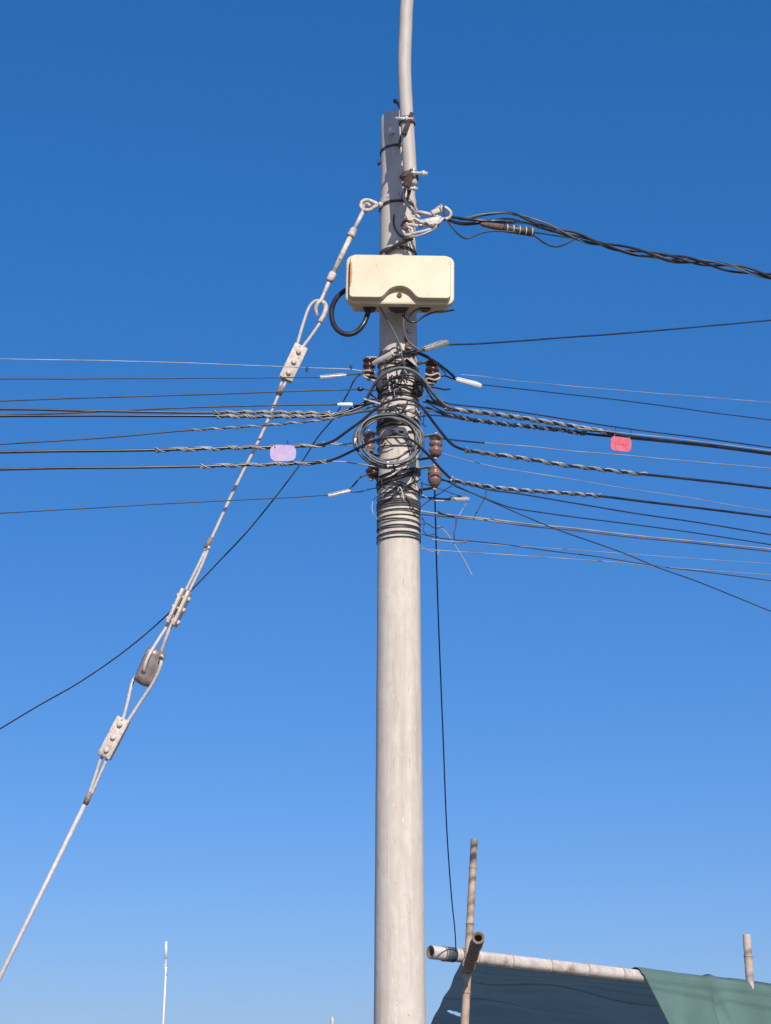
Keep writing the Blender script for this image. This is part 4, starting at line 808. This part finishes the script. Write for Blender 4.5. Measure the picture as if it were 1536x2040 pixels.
# ------------------------------------------------------------------ bamboo canopy with shade net
def bamboo(label, p0, p1, r0, r1, mt, nodes=0.32, name='bamboo_pole', bend=0.0, group='bamboo poles of the canopy', seed=1, tape=None, hollow=True):
    rnd = random.Random(seed); p0 = Vector(p0); p1 = Vector(p1); L = (p1 - p0).length; t = thing(name, label, 'bamboo pole', p0, group)
    sd = Vector((rnd.uniform(-1, 1), rnd.uniform(-1, 1), rnd.uniform(-0.3, 0.3))); pts = []; rs = []
    stops = []; s = nodes * rnd.uniform(0.3, 0.7)
    while s < L: stops.append(s); s += nodes * rnd.uniform(0.85, 1.15)
    us = sorted(set([0.0, L] + [L * k / 30 for k in range(31)] + [v for q in stops for v in (q - 0.016, q - 0.006, q, q + 0.006, q + 0.016) if 0 < v < L]))
    for u in us:
        k = u / L; r = r0 + (r1 - r0) * k
        for q in stops:
            dd = abs(u - q)
            if dd < 0.003: r *= 1.13
            elif dd < 0.008: r *= 1.03
            elif dd < 0.018: r *= 0.985
        pts.append(p0 + (p1 - p0) * k + sd * bend * math.sin(k * math.pi) + sd * 0.004 * math.sin(k * 17 + seed)); rs.append(r)
    mb = MB(); mb.tube(pts, rs, 16, cap=False); mb.build('culm', mt, t)
    for q in stops:
        k = q / L; c = p0 + (p1 - p0) * k + sd * bend * math.sin(k * math.pi) + sd * 0.004 * math.sin(k * 17 + seed); r = (r0 + (r1 - r0) * k) * 1.12; d = (p1 - p0).normalized()
        if q < L - 0.02: mb = MB(); mb.lathe([(r * 0.95, -0.005), (r * 1.03, -0.002), (r * 1.03, 0.001), (r * 0.95, 0.004)], c, d, 16, cap=False); mb.build('node_ring', M_NODE, t)
    if hollow:
        for (e, f, r) in ((0, 1, r0), (-1, -2, r1)):
            d = (pts[f] - pts[e]).normalized(); mb = MB()
            mb.lathe([(r, 0.0), (r * 0.62, -0.001), (r * 0.72, 0.10), (0.001, 0.105)], pts[e] + d * 0.0005, d, 16, cap=False); mb.build('cut_end', M_BAMI, t)
    if tape:
        for (u0, u1) in tape:
            mb = MB(); q = [p0 + (p1 - p0) * u0 + sd * 0.004 * math.sin(u0 * 17 + seed), p0 + (p1 - p0) * u1 + sd * 0.004 * math.sin(u1 * 17 + seed)]; mb.tube(q, r0 + 0.004, 18); mb.build('tape_band', M_BTAPE, t)
    return t
YB0, YB1 = 11.90, 13.6
def Yb(px): return YB0 + (px - 857) / 413 * (YB1 - YB0) * 0.62
b0 = at(857, 1897, Yb(857)); b1 = at(1270, 1944, Yb(1270)); b2 = b0 + (b1 - b0) * 2.1
bamboo('thick weathered bamboo beam lying along the front of the net canopy', b0, b2, 0.044, 0.040, M_BAMW, 0.30, bend=0.0, seed=4, tape=[(0.026, 0.050)])
ptop = at(945, 1672, 12.02); pbot = at(926, 2045, 12.0); pg = pbot + (pbot - ptop).normalized() * (pbot.z / ((ptop - pbot).normalized().z))
bamboo('thin upright bamboo post standing in front of the beam', pg, ptop, 0.032, 0.0235, M_BAMB, 0.42, bend=0.022, seed=9)
ra = at(953, 1868, 10.6); 
rb_ = at(934, 1925, 11.85); rdir = (rb_ - ra).normalized(); rfar = Vector((0.47, 19.5, 2.42))
bamboo('shade-darkened bamboo rafter with its open hollow end pointing at the viewer', ra, rb_ + rdir * 0.25, 0.036, 0.034, M_BAMSH, 0.5, seed=3)
sb = min((b0 + (b1 - b0) * (k / 400) for k in range(500, 840)), key=lambda p: abs(768 + FPX * (p - CAM).x / (p - CAM).dot(FW) - 1487))
bnn = Vector((-(b1 - b0).y, (b1 - b0).x, 0)).normalized(); sp0 = sb - bnn * 0.022
bamboo('pale upright bamboo stub poking through the net at the right', Vector((sp0.x, sp0.y, 0)), at(1488, 1862, sp0.y), 0.029, 0.030, M_BAMS, 0.28, seed=6)
lash = thing('cord_lashing', 'frayed cord lashing tying the post, beam and rafter together', 'cord', at(937, 1905, 12.05))
for k in range(4):
    c = at(935 + k * 1.5, 1899 + k * 4, 12.06); u_ = Vector((0.75, -0.25, 0.55 if k % 2 else -0.55)).normalized(); v_ = Vector((0.1, 0.9, 0.1)).normalized()
    mb = MB(); mb.tube([c + u_ * (0.058 * math.cos(2 * math.pi * q / 20)) + v_ * (0.078 * math.sin(2 * math.pi * q / 20)) for q in range(20)], 0.004, 6, closed=True); mb.build('turn', M_STRAW, lash)
mb = MB(); mb.tube(catmull([at(930, 1908, 11.98), at(924, 1914, 11.97), at(922, 1922, 11.98), at(926, 1930, 11.98)], 5), 0.004, 6); mb.build('loose_end', M_STRAW, lash)
net = thing('shade_net', 'dark green shade net stretched over the bamboo canopy with a hanging front flap', 'shade net', Vector((0.8, 12.5, 2.45)))
zr = b0.z
def netz(x, y): return 0.020 * math.sin(x * 3.1 + y * 0.7) + 0.012 * math.sin(x * 7.3 - y * 1.9) + 0.010 * math.sin(y * 4.3)
mb = MB(); NU, NV = 150, 100; vs = []; fs = []
fa, fb = at(920, 1912, Yb(920) + 0.05), b0 + (b1 - b0) * 2.05 + Vector((0, 0.05, -0.03))
la = at(858, 2040, 18.5)
for j in range(NV + 1):
    v = (j / NV) ** 1.4
    for i in range(NU + 1):
        u = i / NU; p = fa + (fb - fa) * u + (la - fa) * v * 1.15
        p = p + Vector((0, 0, netz(p.x, p.y) * min(1, v * 6) * min(1, i / 14) - 0.05 * math.sin(min(1, v * 2) * math.pi) * (0.3 + u)))
        if i == 0: p = p + Vector((0.004 * math.sin(j * 0.21), 0, 0.003 * math.sin(j * 0.27)))
        vs.append(p)
def pxy(p):
    d = p - CAM; k = d.dot(FW); return 768 + FPX * d.x / k, 1020 - FPX * d.dot(UP) / k
W1 = NU + 1
for j in range(NV):
    for i in range(NU):
        f = [j * W1 + i, j * W1 + i + 1, (j + 1) * W1 + i + 1, (j + 1) * W1 + i]
        c = sum((vs[k] for k in f), Vector()) / 4; x, y = pxy(c)
        if 893 < x < 918 and 2012 + (x - 893) * 0.25 < y < 2017 + (x - 893) * 0.35: continue                # the torn slit
        fs.append(f)
mb.add(vs, fs); mb.build('roof_sheet', M_NET, net)
# front flap hanging over the beam
mb = MB(); NU, NV = 90, 40; vs = []; fs = []
bd = (b1 - b0).normalized(); bn = Vector((-bd.y, bd.x, 0)).normalized()     # bn points away from the camera
for i in range(NU + 1):
    u = i / NU; s0 = (b1 - b0).length * (0.985 + 1.05 * u); base = b0 + bd * s0
    for j in range(NV + 1):
        v = j / NV
        if v < 0.3:
            a = R(-60 + 150 * (v / 0.3)); off = bn * (-math.sin(a) * 0.056) + Vector((0, 0, math.cos(a) * 0.056)); drop = 0; shift = 0.10 * (1 - u) * (v / 0.3) * 0.2
            p = base + off + bd * shift
        else:
            h = (v - 0.3) / 0.7 * 1.15
            fold = 0.014 * math.sin(u * 17 + 1.2 * math.sin(h * 3)) * min(1, h * 3) + 0.005 * math.sin(u * 47 + h * 9) * min(1, h * 3)
            pin = (math.exp(-((u - 0.36 - 0.05 * h) / 0.016) ** 2) + 0.7 * math.exp(-((u - 0.35 + 0.06 * h) / 0.014) ** 2)) * 0.05 * math.exp(-((h - 0.2) / 0.13) ** 2) * min(1, h * 12)
            p = base + bn * (-0.056 - 0.14 * h - fold + pin) + Vector((0, 0, -h)) + bd * ((0.50 * h + 0.02) * (1 - u) ** 1.5 + 0.02)
        p = p + Vector((0, 0, 0.003 * math.sin(u * 13 + 1) + 0.001 * math.sin(u * 51)))
        if j < 14: p = p + Vector((0, 0, 0.014 * math.exp(-((u - 0.375) / 0.02) ** 2)))
        vs.append(p)
W1 = NV + 1
for i in range(NU):
    for j in range(NV): fs.append([i * W1 + j, i * W1 + j + 1, (i + 1) * W1 + j + 1, (i + 1) * W1 + j])
mb.add(vs, fs); fl = mb.build('front_flap', M_NET, net)
sm = fl.modifiers.new('thickness', 'SOLIDIFY'); sm.thickness = 0.003

# ------------------------------------------------------------------ distant things
AY = 40.0
an = thing('antenna_mast', 'slim white antenna on a thin mast far off at the lower left', 'antenna', Vector((at(326, 2040, AY).x, AY, 0)))
mA = mpp(at(330, 1900, AY))
mb = MB(); q0 = at(331, 1926, AY); q1 = at(325, 2040, AY); mb.tube([q1 + (q1 - q0) * ((q1.z) / (q0.z - q1.z)), q1, q0], 2.0 * mA, 8); mb.build('mast', M_WHITE, an)
mb = MB(); mb.tube([at(330.5, 1910, AY), at(331, 1876, AY)], [2.6 * mA, 2.6 * mA], 10); mb.build('antenna_tube', M_WHITE, an)
mb = MB(); mb.tube([at(331, 1944, AY), at(330.5, 1908, AY)], 1.7 * mA, 8); mb.build('coupling', M_GALV, an)
mb = MB(); mb.box(at(329, 1926, AY), (3.5 * mA, 0.03, 12 * mA), None, 0.004); mb.build('clamp', M_GALV, an)
bamboo('tip of a thin stick just showing at the bottom left of the pole', Vector((at(664, 2040, 24).x, 24, 0)), at(662, 2026, 24), 0.028, 0.022, M_BAMW, 0.5, name='wooden_stick', group=None, seed=21)
